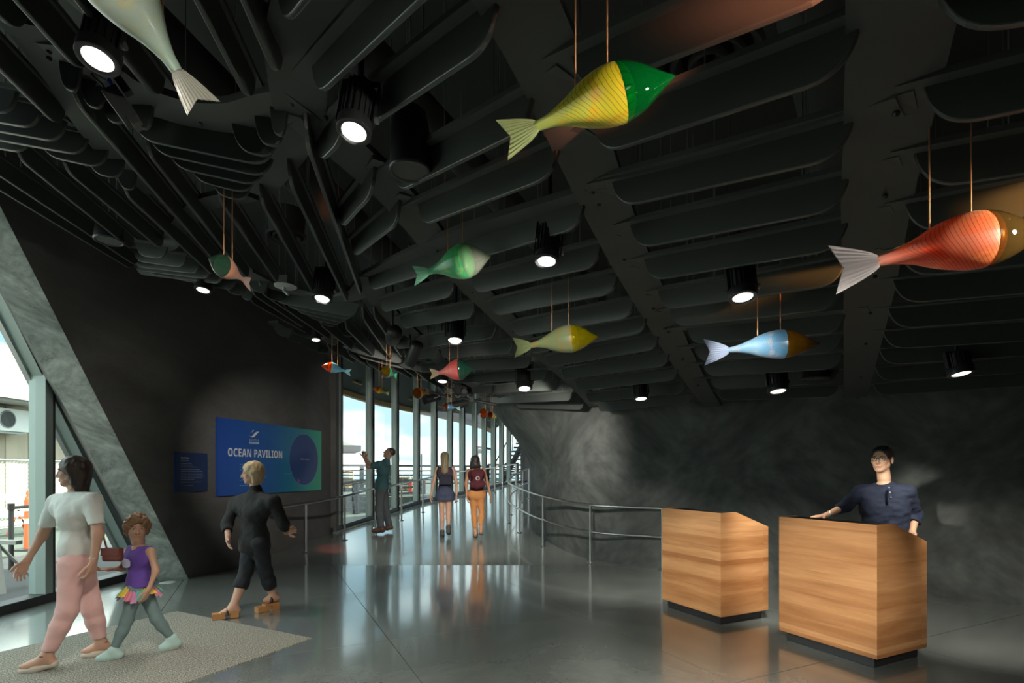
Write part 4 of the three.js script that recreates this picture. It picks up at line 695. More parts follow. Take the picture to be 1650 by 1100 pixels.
  for (const s of ['L', 'R']) { const h = o['hand' + s] || {}, wr = j['wr' + s], dir = h.dir || wr.clone().sub(j['el' + s]); geos.push(sdfMesh([...handPrims(wr, dir, h.palm || V(0, 0, s === 'L' ? 1 : 1), h.side ?? 1, (o.handK ?? 1), h.curl ?? 0.35, h.spread ?? 1), cap(mixp(wr, j['el' + s], 0.12), wr, 0.027 * b, 0.022 * b, 0.02)], 0.0042 * (o.handK ?? 1))); }
  for (const q of geos) q.deleteAttribute('color');
  part('body', merge(geos), o.skin, g);
  faceParts(g, H, k, o.hair);
  return { g, j, H, fr, k, b, torso, arm, leg, foot, chest, waist, pel, wide3, mid: (a, c, t) => mixp(j[a], j[c], t) };
}
const NOPLANE = [];
// woman in a pale top walking in, holding the child's hand
{
  const p = human({ label: 'woman in a white tee and pale pink trousers striding across the mat', D: 4.2, face: V(-0.93, -0.02, 0.36), skin: skin(0.44, 0.25, 0.17), hair: hairM(0.035, 0.022, 0.015), headK: 1.0, across: V(0.55, 0, 0.83),
    j: { head: [118, 760], neck: [123, 792], shL: [150, 806, -0.1], shR: [92, 808, 0.12], elL: [158, 860, -0.12], wrL: [151, 902, -0.12], elR: [68, 862, 0.12], wrR: [44, 902, 0.02], hpL: [118, 910, -0.07], hpR: [130, 908, 0.08], knL: [109, 983, -0.12], anL: [74, 1058, -0.17], toL: [36, 1074, -0.22], knR: [148, 980, 0.08], anR: [163, 1036, 0.15], toR: [136, 1049, 0.1] },
    handL: { palm: V(-1, 0, 0), side: -1, curl: 0.5 }, handR: { palm: V(1, 0, 0.3), side: 1, curl: 0.35 } });
  const { g, j, H, k } = p, at = H.at, brown = std({ color: lin(0.13, 0.045, 0.025), roughness: 0.5 }), sole = std({ color: lin(0.5, 0.44, 0.36), roughness: 0.8 });
  part('hair', sdfMesh([ell(at(0, 0.042, -0.012), p.fr.f, p.fr.u, p.fr.s, 0.104, 0.09, 0.085), cap(at(0.066, 0.03, 0.01), at(0.072, -0.1, -0.03), 0.026, 0.024), cap(at(-0.066, 0.03, 0.01), at(-0.072, -0.1, -0.03), 0.026, 0.024), ell(at(0, 0.0, -0.07), p.fr.f, p.fr.u, p.fr.s, 0.05, 0.1, 0.075, 0.03), cap(at(0.045, -0.02, -0.06), at(0.05, -0.15, -0.055), 0.045, 0.03), cap(at(-0.045, -0.02, -0.06), at(-0.05, -0.15, -0.055), 0.045, 0.03), { ...ell(at(0, -0.045, 0.115), p.fr.f, p.fr.u, p.fr.s, 0.092, 0.1, 0.064), cut: true, k: 0.015 }], 0.006, { noise: 0.003, nf: 30, ny: 6 }), hairM(0.035, 0.022, 0.015), g);
  part('tee_shirt', sdfMesh([...p.torso(0.012).slice(0, 3), cap(p.waist, mixp(p.waist, p.pel, 0.35), 0.1, 0.108, 0.05), ...p.torso(0.016).slice(5), ...p.arm('L', 0.016, 0, 0.72), ...p.arm('R', 0.016, 0, 0.72)], 0.01, { noise: 0.006, nf: 8, planes: [[mixp(p.waist, p.pel, 0.5), V(0, -1, 0)], [mixp(j.neck, j.shL, 0.08).setY(j.neck.y + 0.0), V(0, 1, 0)]] }), cloth(0.62, 0.64, 0.6), g);
  part('trousers', sdfMesh([cap(p.pel.clone().addScaledVector(p.wide3, -0.06), p.pel.clone().addScaledVector(p.wide3, 0.06), 0.107, undefined, 0.05), cap(mixp(p.waist, p.pel, 0.3), p.pel, 0.1, 0.106, 0.05), ...p.leg('L', 0.011, 0, 1.86, -0.002), ...p.leg('R', 0.011, 0, 1.82, -0.002)], 0.01, { noise: 0.004, nf: 10 }), cloth(0.6, 0.36, 0.33), g);
  for (const s of ['L', 'R']) { const to = j['to' + s], an = j['an' + s], heel = an.clone().add(an.clone().sub(to).setY(0).normalize().multiplyScalar(0.045)), ly = (q) => V(q.x, q.y, q.z), fy = Math.min(to.y - 0.026, heel.y); const h = ly(heel); h.y = s === 'L' ? 0.055 : 0.045; const t2 = ly(to); t2.y = to.y - 0.026; part('sandal', [sdfMesh([cap(h, mixp(h, t2, 0.6), 0.034, 0.038), cap(mixp(h, t2, 0.6), t2, 0.038, 0.026)], 0.006, { planes: [] }).applyMatrix4(new THREE.Matrix4().makeTranslation(0, -0.004, 0).multiply(new THREE.Matrix4()))], sole, g); part('strap', [tube([mixp(h, t2, 0.62).add(V(-0.03, 0.0, 0.03)), mixp(h, t2, 0.66).add(V(0, 0.05, 0)), mixp(h, t2, 0.6).add(V(0.03, 0.0, -0.03))], 0.012, 8), tube([an.clone().add(V(0, 0.015, 0.042)), an.clone().add(V(-0.045, 0.01, 0)), an.clone().add(V(0, 0.015, -0.042)), an.clone().add(V(0.045, 0.01, 0))], 0.006, 6, 24, true)], brown, g); }
  part('bracelet', [tube([0, 1, 2, 3].map((i) => j.wrL.clone().add(V(Math.cos(i * 1.57) * 0.031, 0.02, Math.sin(i * 1.57) * 0.031))), 0.004, 6, 20, true)], M.steel, g);
  const c = P(182, 893, 4.24), b = thing('handbag', 'small rust-brown handbag at the hip of the woman in the white tee', 'handbag', c); part('pouch', [box(c.x, c.y, c.z, 0.15, 0.11, 0.06, 0.02), box(c.x, c.y + 0.025, c.z + 0.031, 0.15, 0.06, 0.008, 0.003)], std({ color: lin(0.12, 0.03, 0.018), roughness: 0.5 }), b); part('strap', tube([c.clone().add(V(-0.05, 0.05, 0)), P(160, 840, 4.25), P(150, 800, 4.2), P(140, 805, 4.05)], 0.007, 6), brown, b);
}
// child
{
  const p = human({ label: 'small child in a purple top and rainbow tutu holding the woman\'s hand', D: 4.4, face: V(0.62, -0.05, 0.78), skin: skin(0.42, 0.24, 0.16), hair: hairM(0.16, 0.085, 0.04), headK: 0.93, build: 0.66, handK: 0.7, across: V(0.85, 0, 0.5), cell: 0.011,
    j: { head: [221, 850], neck: [223, 877], shL: [243, 888, -0.05], shR: [208, 887, 0.06], elL: [251, 920, -0.06], wrL: [240, 948, -0.1], elR: [197, 915, 0.04], wrR: [174, 917, -0.06], hpL: [219, 948, -0.04], hpR: [231, 948, 0.05], knL: [204, 1000, -0.06], anL: [183, 1048, -0.12], toL: [160, 1061, -0.16], knR: [252, 996, 0.06], anR: [277, 1028, 0.12], toR: [261, 1043, 0.08] },
    handL: { palm: V(-1, 0, 0), side: -1 }, handR: { palm: V(0, 1, 0), side: 1, curl: 0.5 } });
  const { g, j, H } = p, at = H.at, hm = hairM(0.2, 0.11, 0.05), k = 0.93;
  part('hair', sdfMesh([ell(at(0, 0.042, -0.012), p.fr.f, p.fr.u, p.fr.s, 0.107 * k, 0.094 * k, 0.092 * k), ...[[-0.07, -0.03, -0.03], [0.07, -0.03, -0.03], [0.05, -0.05, -0.07], [-0.05, -0.05, -0.07], [0, -0.05, -0.085], [0.075, 0.02, 0.0], [-0.075, 0.02, 0]].map(([a, b, c]) => ell(at(a, b, c), p.fr.f, p.fr.u, p.fr.s, 0.035 * k, 0.04 * k, 0.03 * k)), { ...ell(at(0, -0.05, 0.115), p.fr.f, p.fr.u, p.fr.s, 0.095 * k, 0.1 * k, 0.064 * k), cut: true, k: 0.012 }], 0.005, { noise: 0.007, nf: 34 }), hm, g);
  const purple = cloth(0.10, 0.045, 0.26);
  part('top', sdfMesh([...p.torso(0.012).filter((_, i) => i < 5 || i === 8), cap(mixp(j.shL, j.neck, 0.35), mixp(j.shR, j.neck, 0.35), 0.042, undefined, 0.03)], 0.007, { noise: 0.003, planes: [[mixp(p.waist, p.pel, 0.75), V(0, -1, 0)], [j.neck.clone().add(V(0, -0.012, 0)), V(0, 1, 0)]] }), purple, g);
  { const fv = new THREE.Vector3().crossVectors(p.wide3, V(0, 1, 0)).normalize().multiplyScalar(-1); if (fv.z < 0) fv.multiplyScalar(-1); const c = p.chest.clone().add(V(-0.012, -0.005, 0)).addScaledVector(fv, 0.0), e = quadGrid((u, v) => { const a = (u - 0.5) * 0.13, b = (v - 0.5) * 0.075, r = 0.098 - 2.2 * a * a; const k2 = Math.sqrt(Math.max(0, 1 - ((u - 0.5) * 2) ** 2)); return c.clone().addScaledVector(p.wide3, a).add(V(0, b * (0.45 + 0.55 * k2), 0)).addScaledVector(fv, r); }, 12, 6); part('printed_patch', e, std({ color: lin(0.5, 0.5, 0.66), roughness: 0.8, side: THREE.DoubleSide }), g, 'pale oval print on the chest'); }
  const cols = [[0.75, 0.22, 0.28], [0.85, 0.6, 0.08], [0.45, 0.65, 0.12], [0.15, 0.5, 0.45], [0.7, 0.3, 0.5]];
  for (let i = 0; i < 20; i++) { const a0 = i / 20 * 6.283, w = 0.36, c = p.pel.clone().add(V(0, 0.05, 0)); part('tutu_ruffle', quadGrid((u, v) => { const a = a0 + (u - 0.5) * w, r = lerp(0.075, 0.155, v) + 0.012 * Math.sin(u * 9 + i * 2) * v, y = -0.12 * v * (0.9 + 0.25 * Math.sin(i * 5.1)); return c.clone().add(V(Math.cos(a) * r, y, Math.sin(a) * r)); }, 6, 3), phy({ color: lin(...cols[i % 5]), roughness: 0.9, transmission: 0.3, thickness: 0, side: THREE.DoubleSide }), g); }
  part('leggings', sdfMesh([cap(p.pel.clone().addScaledVector(p.wide3, -0.035), p.pel.clone().addScaledVector(p.wide3, 0.035), 0.074), ...p.leg('L', 0.006, 0, 1.9), ...p.leg('R', 0.006, 0, 1.9)], 0.008, { noise: 0.002 }), cloth(0.13, 0.19, 0.19), g);
  for (const s of ['L', 'R']) { const f = p.foot(s, 0.012); const sn = part('sneaker', sdfMesh(f, 0.006), cloth(0.35, 0.5, 0.46), g); const so = f.slice(1, 3).map((q) => ({ ...q, a: q.a.clone().add(V(0, -0.018, 0)), b: q.b.clone().add(V(0, -0.016, 0)), ra: q.ra * 0.85, rb: q.rb * 0.9 })); part('sole', sdfMesh(so, 0.006), std({ color: lin(0.55, 0.52, 0.45), roughness: 0.7 }), sn); }
}
// blonde woman in black
{
  const p = human({ label: 'blonde woman in a black tunic and wooden platform clogs walking past the wall panel', D: 5.7, face: V(-0.9, -0.02, 0.42), skin: skin(0.52, 0.3, 0.21), hair: hairM(0.4, 0.3, 0.16), headK: 1.0, across: V(0.8, 0, 0.6),
    j: { head: [407, 762], neck: [412, 789], shL: [441, 808, -0.12], shR: [380, 809, 0.14], elL: [456, 842, -0.05], wrL: [460, 857, 0.12], elR: [366, 843, 0.0], wrR: [367, 866, -0.14], hpL: [418, 876, -0.08], hpR: [404, 876, 0.09], knL: [428, 921, 0.02], anL: [441, 962, 0.14], toL: [427, 967, 0.06], knR: [396, 922, -0.04], anR: [376, 976, -0.2], toR: [356, 988, -0.26] },
    handL: { palm: V(0, 0, 1), side: 1, dir: V(0.8, 0.25, 0.2) }, handR: { palm: V(1, 0, 0), side: 1, curl: 0.3 } });
  const { g, j, H, fr } = p, at = H.at, black = cloth(0.008, 0.0095, 0.011, { sheen: 0.1 }), hm = hairM(0.42, 0.32, 0.18);
  part('hair', sdfMesh([ell(at(0, 0.042, -0.012), fr.f, fr.u, fr.s, 0.107, 0.094, 0.088), ell(at(0, -0.03, -0.06), fr.f, fr.u, fr.s, 0.06, 0.09, 0.09, 0.03), cap(at(0.065, 0.0, -0.01), at(0.065, -0.09, -0.02), 0.035, 0.028), cap(at(-0.065, 0, -0.01), at(-0.065, -0.09, -0.02), 0.035, 0.028), { ...ell(at(0, -0.05, 0.115), fr.f, fr.u, fr.s, 0.092, 0.1, 0.064), cut: true, k: 0.015 }], 0.006, { noise: 0.004, nf: 26, ny: 8 }), hm, g);
  part('tunic', sdfMesh([...p.torso(0.024), cap(p.pel.clone().addScaledVector(p.wide3, -0.055), p.pel.clone().addScaledVector(p.wide3, 0.055), 0.125), cap(mixp(j.shL, j.shR, 0.5), j.neck, 0.09, 0.066), ...p.arm('L', 0.022, 0, 1.6), ...p.arm('R', 0.022, 0, 1.55), cap(p.pel, p.pel.clone().add(V(-0.04, -0.12, 0)), 0.13, 0.14)], 0.011, { noise: 0.007, nf: 8, ny: 5, planes: [[p.pel.clone().add(V(0, -0.1, 0)), V(-0.25, -0.97, 0).normalize()]] }), black, g);
  part('trousers', sdfMesh([cap(p.pel, p.pel.clone().add(V(0, -0.05, 0)), 0.12), ...p.leg('L', 0.012, 0, 1.62, 0.012), ...p.leg('R', 0.012, 0, 1.45, 0.016)], 0.011, { noise: 0.005 }), cloth(0.007, 0.009, 0.014, { sheen: 0.1 }), g);
  part('glasses', [tube([at(-0.055, 0.004, 0.085), at(-0.03, 0.012, 0.102), at(0, 0.008, 0.106), at(0.03, 0.012, 0.102), at(0.055, 0.004, 0.085), at(0.08, 0.004, 0.0)], 0.003, 6, 30)], M.black, g);
  const wood = std({ color: lin(0.42, 0.2, 0.07), roughness: 0.55 });
  for (const s of ['L', 'R']) { const an = j['an' + s], to = j['to' + s], fy = s === 'L' ? 0 : 0.005, dirv = to.clone().sub(an).setY(0).normalize(), heel = an.clone().addScaledVector(dirv, -0.03), yaw = Math.atan2(dirv.x, dirv.z), q = (l, y, z, w, h, d) => new THREE.BoxGeometry(w, h, d).translate(l, y, z).rotateY(yaw).translate(heel.x, fy, heel.z); const top = Math.min(an.y - 0.055, 0.12); const cs = part('clog_sole', [q(0, 0.032, 0.165, 0.085, 0.06, 0.12), q(0, top / 2, 0.02, 0.075, Math.max(0.05, top), 0.075), q(0, Math.max(0.06, top - 0.012), 0.08, 0.08, 0.028, 0.13)], wood, g, 'tan wooden platform sole'); part('clog_upper', [tube([to.clone().addScaledVector(dirv, -0.05).add(V(-dirv.z * 0.045, -0.02, dirv.x * 0.045)), to.clone().addScaledVector(dirv, -0.06).add(V(0, 0.04, 0)), to.clone().addScaledVector(dirv, -0.05).add(V(dirv.z * 0.045, -0.02, -dirv.x * 0.045))], 0.02, 8)], M.black, cs); }
}
// man photographing at the window
{
  const p = human({ label: 'man in a dark teal tee and jeans leaning back to photograph by the window', D: 11.2, face: V(-0.86, 0.42, 0.12), headUp: V(0.4, 1, 0), skin: skin(0.3, 0.17, 0.11), hair: hairM(0.03, 0.025, 0.02), headK: 1.05, wide: 1.4, flat: 0.95, across: V(0.35, 0, 0.94), cell: 0.016, headCell: 0.007, build: 1.1,
    j: { head: [627, 730], neck: [624, 741], shL: [613, 748, -0.2], shR: [622, 747, 0.2], elL: [594, 752, -0.16], wrL: [587, 737, -0.06], elR: [599, 751, 0.16], wrR: [589, 738, 0.06], hpL: [613, 787, -0.09], hpR: [617, 787, 0.09], knL: [611, 820, -0.1], anL: [614, 851, -0.12], toL: [602, 855, -0.14], knR: [621, 818, 0.1], anR: [627, 847, 0.12], toR: [621, 850.5, 0.1] },
    handL: { palm: V(0, 0, -1), side: 1, dir: V(-0.2, 1, 0), curl: 0.6 }, handR: { palm: V(0, 0, 1), side: 1, dir: V(-0.2, 1, 0), curl: 0.6 } });
  const { g, j, H, fr } = p, at = H.at;
  part('hair', sdfMesh([ell(at(0, 0.045, -0.025), fr.f, fr.u, fr.s, 0.095, 0.085, 0.08), { ...ell(at(0, -0.02, 0.09), fr.f, fr.u, fr.s, 0.085, 0.09, 0.09), cut: true, k: 0.02 }], 0.008), hairM(0.03, 0.025, 0.02), g);
  part('tee_shirt', sdfMesh([...p.torso(0.022), ...p.arm('L', 0.03, 0, 0.7), ...p.arm('R', 0.03, 0, 0.7), cap(mixp(p.waist, p.pel, 0.2).add(V(-0.06, 0, 0.0)), p.pel.clone().add(V(-0.07, 0.02, 0)), 0.085)], 0.013, { noise: 0.006, planes: [[p.pel.clone().add(V(0, -0.02, 0)), V(0, -1, 0)]] }), cloth(0.045, 0.12, 0.135, { sheen: 0 }), g);
  part('jeans', sdfMesh([cap(p.pel.clone().addScaledVector(p.wide3, -0.06), p.pel.clone().addScaledVector(p.wide3, 0.06), 0.118), ...p.leg('L', 0.02, 0, 1.95, 0.012), ...p.leg('R', 0.02, 0, 1.95, 0.012)], 0.013, { noise: 0.005 }), cloth(0.075, 0.09, 0.095), g);
  for (const s of ['L', 'R']) part('shoe', sdfMesh(p.foot(s, 0.016), 0.009), std({ color: lin(0.09, 0.045, 0.03), roughness: 0.6 }), g);
  const c = mixp(j.wrL, j.wrR, 0.5).add(V(-0.02, 0.09, 0)), t = thing('smartphone', 'small dark phone held up by the man at the window', 'phone', c); part('slab', box(c.x, c.y, c.z, 0.012, 0.08, 0.15, 0.005), M.black, t); part('camera_bump', box(c.x - 0.008, c.y + 0.02, c.z - 0.05, 0.004, 0.03, 0.03), M.blackMetal, t);
}
// two women walking away
{
  const p = human({ label: 'long-haired woman in a short navy dress walking up the passage', D: 10.9, face: V(-0.12, 0, -1), skin: skin(0.5, 0.3, 0.21), hair: hairM(0.2, 0.15, 0.08), headK: 1.0, cell: 0.016, headCell: 0.008, build: 0.94, across: V(1, 0, 0),
    j: { head: [716.5, 738], neck: [717, 748], shL: [704, 755], shR: [730, 755], elL: [699, 776], wrL: [695, 796], elR: [735, 776], wrR: [735.5, 797], hpL: [711, 796], hpR: [723, 796], knL: [712, 828, 0.03], anL: [712.5, 856, -0.02], toL: [712.5, 861, 0.16], knR: [722.5, 827, 0.02], anR: [722.5, 849, -0.2], toR: [723, 858, -0.06] },
    handL: { palm: V(1, 0, 0), side: -1 }, handR: { palm: V(-1, 0, 0), side: 1 } });
  const { g, j, H, fr } = p, at = H.at, hm = hairM(0.22, 0.17, 0.09);
  part('hair', sdfMesh([ell(at(0, 0.045, -0.02), fr.f, fr.u, fr.s, 0.1, 0.09, 0.085), cap(at(-0.03, 0, -0.06), at(-0.045, -0.27, -0.1), 0.05, 0.03), cap(at(0.03, 0, -0.06), at(0.045, -0.27, -0.1), 0.05, 0.03), cap(at(0, 0, -0.07), at(0.0, -0.3, -0.115), 0.05, 0.035), { ...ell(at(0, -0.03, 0.11), fr.f, fr.u, fr.s, 0.08, 0.08, 0.068), cut: true, k: 0.02 }], 0.008, { noise: 0.005, nf: 26, ny: 7 }), hm, g);
  part('dress', sdfMesh([...p.torso(0.014).filter((_, i) => i < 5 || i === 8), cap(mixp(j.shL, j.neck, 0.3), mixp(j.shR, j.neck, 0.3), 0.045), cap(p.pel.clone().addScaledVector(p.wide3, -0.07), p.pel.clone().addScaledVector(p.wide3, 0.07), 0.125), cap(p.pel.clone().add(V(-0.07, -0.1, 0)), p.pel.clone().add(V(0.07, -0.1, 0)), 0.13), cap(p.pel.clone().add(V(-0.065, -0.2, 0)), p.pel.clone().add(V(0.065, -0.2, 0)), 0.135)], 0.013, { noise: 0.006, planes: [[V(0, P(716, 806.5, 10.9).y, 0), V(0, -1, 0)], [j.neck.clone().add(V(0, -0.05, 0)), V(0, 1, 0)]], color: (x, y) => (y > p.waist.y + 0.02 ? [0.05, 0.032, 0.055] : [0.035, 0.045, 0.085]) }), cloth(1, 1, 1, { vertexColors: true, sheen: 0 }), g);
  for (const s of ['L', 'R']) part('shoe', sdfMesh(p.foot(s, 0.012), 0.009), std({ color: lin(0.05, 0.05, 0.05), roughness: 0.7 }), g);
  const c = P(718, 773, 10.72), t = thing('sling_bag', 'small dark navy sling bag on the back of the woman in the dress', 'bag', c); part('pouch', box(c.x, c.y, c.z, 0.26, 0.2, 0.09, 0.03), cloth(0.014, 0.016, 0.03), t); part('strap', tube([P(707, 768, 10.73), P(706, 758, 10.78), P(706.5, 751, 10.9)], 0.013, 6), M.black, t);
}
{
  const p = human({ label: 'dark-haired woman in orange-tan trousers walking up the passage', D: 10.85, face: V(-0.1, 0, -1), skin: skin(0.48, 0.24, 0.14), hair: hairM(0.03, 0.024, 0.02), headK: 1.0, cell: 0.016, headCell: 0.008, build: 0.96, across: V(1, 0, 0),
    j: { head: [765.5, 744], neck: [767, 753], shL: [755, 758.5], shR: [779, 757.5], elL: [751, 779], wrL: [752, 797], elR: [786, 779], wrR: [790, 797], hpL: [762, 797], hpR: [774, 797], knL: [764, 826, 0.03], anL: [766, 857, -0.04], toL: [766, 862, 0.12], knR: [776, 825], anR: [775, 851, -0.2], toR: [775, 859, -0.06] },
    handL: { palm: V(1, 0, 0), side: -1 }, handR: { palm: V(-1, 0, 0), side: 1 } });
  const { g, j, H, fr } = p, at = H.at;
  part('hair', sdfMesh([ell(at(0, 0.04, -0.02), fr.f, fr.u, fr.s, 0.108, 0.098, 0.095), ell(at(0, -0.06, -0.05), fr.f, fr.u, fr.s, 0.07, 0.085, 0.105, 0.03), cap(at(-0.07, -0.02, -0.01), at(-0.085, -0.12, -0.02), 0.035, 0.03), cap(at(0.07, -0.02, -0.01), at(0.085, -0.12, -0.02), 0.035, 0.03), { ...ell(at(0, -0.03, 0.11), fr.f, fr.u, fr.s, 0.08, 0.08, 0.068), cut: true, k: 0.02 }], 0.008, { noise: 0.005, nf: 20 }), hairM(0.03, 0.024, 0.02), g);
  part('tank_top', sdfMesh([...p.torso(0.012).filter((_, i) => i < 5 || i === 8), cap(mixp(j.shL, j.neck, 0.3), mixp(j.shR, j.neck, 0.3), 0.045)], 0.014, { planes: [[p.pel.clone().add(V(0, 0.03, 0)), V(0, -1, 0)], [j.neck.clone().add(V(0, -0.05, 0)), V(0, 1, 0)]] }), cloth(0.09, 0.02, 0.03), g);
  part('trousers', sdfMesh([cap(p.pel.clone().addScaledVector(p.wide3, -0.072), p.pel.clone().addScaledVector(p.wide3, 0.072), 0.122), cap(mixp(p.waist, p.pel, 0.5), p.pel, 0.11, 0.12), ...p.leg('L', 0.008, 0, 1.8, 0.002), ...p.leg('R', 0.008, 0, 1.8, 0.002)], 0.013, { noise: 0.005 }), cloth(0.52, 0.22, 0.07, { sheen: 0 }), g);
  for (const s of ['L', 'R']) part('sandal', sdfMesh(p.foot(s, 0.006).slice(1, 3), 0.009), std({ color: lin(0.3, 0.16, 0.09), roughness: 0.6 }), g);
  const c = P(769.5, 771, 10.66), t = thing('backpack', 'maroon backpack with a round pale emblem worn in the passage', 'backpack', c), maroon = cloth(0.085, 0.012, 0.022);
  const sk = part('sack', sdfMesh([cap(c.clone().add(V(-0.06, 0.1, 0)), c.clone().add(V(0.06, 0.1, 0)), 0.085), cap(c.clone().add(V(-0.09, -0.11, 0)), c.clone().add(V(0.09, -0.11, 0)), 0.075), cap(c.clone().add(V(0, 0.08, 0)), c.clone().add(V(0, -0.1, 0)), 0.11)], 0.011, { noise: 0.004 }), maroon, t);
  part('emblem', new THREE.TorusGeometry(0.034, 0.007, 8, 24).translate(c.x + 0.01, c.y + 0.01, c.z + 0.118), std({ color: lin(0.6, 0.55, 0.5), roughness: 0.6 }), sk); part('strap', [tube([P(760, 757, 10.8), P(758, 764, 10.68), P(757.5, 775, 10.68)], 0.014, 6), tube([P(777, 756, 10.8), P(781, 764, 10.68), P(782, 775, 10.68)], 0.014, 6)], maroon, t);
}
// staff member behind the podium
{
  const p = human({ label: 'staff member with glasses and a navy henley standing behind the podium', D: 4.95, face: V(-0.8, 0.02, 0.6), skin: skin(0.5, 0.3, 0.19), hair: hairM(0.018, 0.013, 0.011), headK: 1.04, build: 1.0, wide: 1.75, flat: 0.88, waist: 0.062, headCell: 0.0035, across: V(0.92, 0, 0.38),
    j: { head: [1421, 740], neck: [1425, 776], shL: [1462, 792, -0.08], shR: [1388, 791, 0.1], elL: [1476, 830, 0.0], wrL: [1470, 857, -0.12], elR: [1364, 814, 0.05], wrR: [1331, 830, 0.0], hpL: [1447, 900, -0.06], hpR: [1412, 900, 0.08], knL: [1447, 965, -0.03], anL: [1447, 1012, 0.0], toL: [1425, 1019, -0.06], knR: [1410, 962, 0.1], anR: [1410, 1005, 0.12], toR: [1390, 1012, 0.06] },
    handR: { dir: V(-0.9, -0.12, 0.1), palm: V(0, -1, 0), side: 1, curl: 0.12 }, handL: { palm: V(-1, 0, 0.3), side: -1 } });
  const { g, j, H, fr } = p, at = H.at, k = 1.06, navy = cloth(0.007, 0.013, 0.033, { sheen: 0.1 }), hm = hairM(0.018, 0.013, 0.011);
  part('hair', sdfMesh([ell(at(0, 0.04, -0.014), fr.f, fr.u, fr.s, 0.101 * k, 0.087 * k, 0.08 * k), cap(at(0, 0.0, -0.1), at(0.0, -0.1, -0.1), 0.034, 0.03), cap(at(0, -0.1, -0.1), at(0.01, -0.15, -0.085), 0.028, 0.014), { ...ell(at(0, -0.03, 0.115), fr.f, fr.u, fr.s, 0.1 * k, 0.108 * k, 0.078 * k), cut: true, k: 0.01 }, { ...ell(at(0, -0.085, 0.02), fr.f, fr.u, fr.s, 0.075 * k, 0.07 * k, 0.1 * k), cut: true, k: 0.012 }], 0.005, { noise: 0.002, nf: 40, ny: 40 }), hm, g);
  const hs = part('henley_shirt', sdfMesh([...p.torso(0.014), cap(p.chest.clone().addScaledVector(p.wide3, -0.085), p.pel.clone().addScaledVector(p.wide3, -0.08), 0.1, 0.1, 0.05), cap(p.chest.clone().addScaledVector(p.wide3, 0.085), p.pel.clone().addScaledVector(p.wide3, 0.08), 0.1, 0.1, 0.05), ...p.arm('L', 0.018, 0, 1.45), ...p.arm('R', 0.018, 0, 1.42)], 0.0095, { noise: 0.006, nf: 9, ny: 16, planes: [[j.neck.clone().add(V(-0.03, -0.012, 0)), V(-0.35, 0.94, 0.2).normalize()]] }), navy, g);
  const f2 = V(-0.38, 0, 0.92).normalize(), col = mixp(j.neck, j.chest || j.neck, 0);
  part('collar', tube([0, 1, 2, 3, 4, 5, 6, 7].map((i) => { const a = i / 8 * 6.283; return j.neck.clone().add(V(0, -0.012 - 0.028 * (Math.cos(a - 2.0) * 0.5 + 0.5), 0)).add(V(Math.cos(a) * 0.074, 0, Math.sin(a) * 0.072)); }), 0.009, 8, 40, true), cloth(0.008, 0.014, 0.035), hs);
  part('placket', [tube([0, 1, 2, 3].map((i) => j.neck.clone().add(V(-0.035 - 0.004 * i, -0.045 - i * 0.035, 0.102 + i * 0.014)).addScaledVector(f2, 0.012)), 0.011, 6, 16)], cloth(0.009, 0.016, 0.042), hs);
  for (let i = 0; i < 3; i++) { const q = j.neck.clone().add(V(-0.036 - 0.004 * i, -0.05 - i * 0.044, 0.104 + i * 0.017)).addScaledVector(f2, 0.024); part('button', new THREE.SphereGeometry(0.0058, 10, 8).translate(q.x, q.y, q.z), std({ color: lin(0.45, 0.44, 0.42), roughness: 0.4 }), hs); }
  part('trousers', sdfMesh([cap(p.pel.clone().addScaledVector(p.wide3, -0.06), p.pel.clone().addScaledVector(p.wide3, 0.06), 0.118), cap(mixp(p.waist, p.pel, 0.5), p.pel, 0.1, 0.115), ...p.leg('L', 0.02, 0, 1.95, 0.01), ...p.leg('R', 0.02, 0, 1.95, 0.01)], 0.014), cloth(0.03, 0.03, 0.035), g);
  for (const s of ['L', 'R']) part('shoe', sdfMesh(p.foot(s, 0.014), 0.01), M.black, g);
  const ring = (q) => tube([0, 1, 2, 3, 4, 5, 6, 7].map((i) => { const a = i / 8 * 6.283; return at(q * 0.033 + Math.cos(a) * 0.026, 0.0 + Math.sin(a) * 0.017, 0.104 - 0.004 * Math.abs(Math.cos(a))); }), 0.0018, 6, 28, true);
  const spec = part('glasses', [ring(-1), ring(1), tube([at(-0.008, 0.005, 0.106), at(0, 0.008, 0.108), at(0.008, 0.005, 0.106)], 0.0018, 6), tube([at(0.058, 0.006, 0.1), at(0.08, 0.006, 0.05), at(0.084, 0.0, -0.02)], 0.0022, 6), tube([at(-0.058, 0.006, 0.1), at(-0.08, 0.006, 0.05), at(-0.084, 0.0, -0.02)], 0.0022, 6)], M.black, g);
  part('watch', [tube([0, 1, 2, 3].map((i) => mixp(j.wrR, j.elR, 0.12).add(V(0, Math.cos(i * 1.57) * 0.03, Math.sin(i * 1.57) * 0.03))), 0.006, 6, 20, true)], M.steel, g);
}
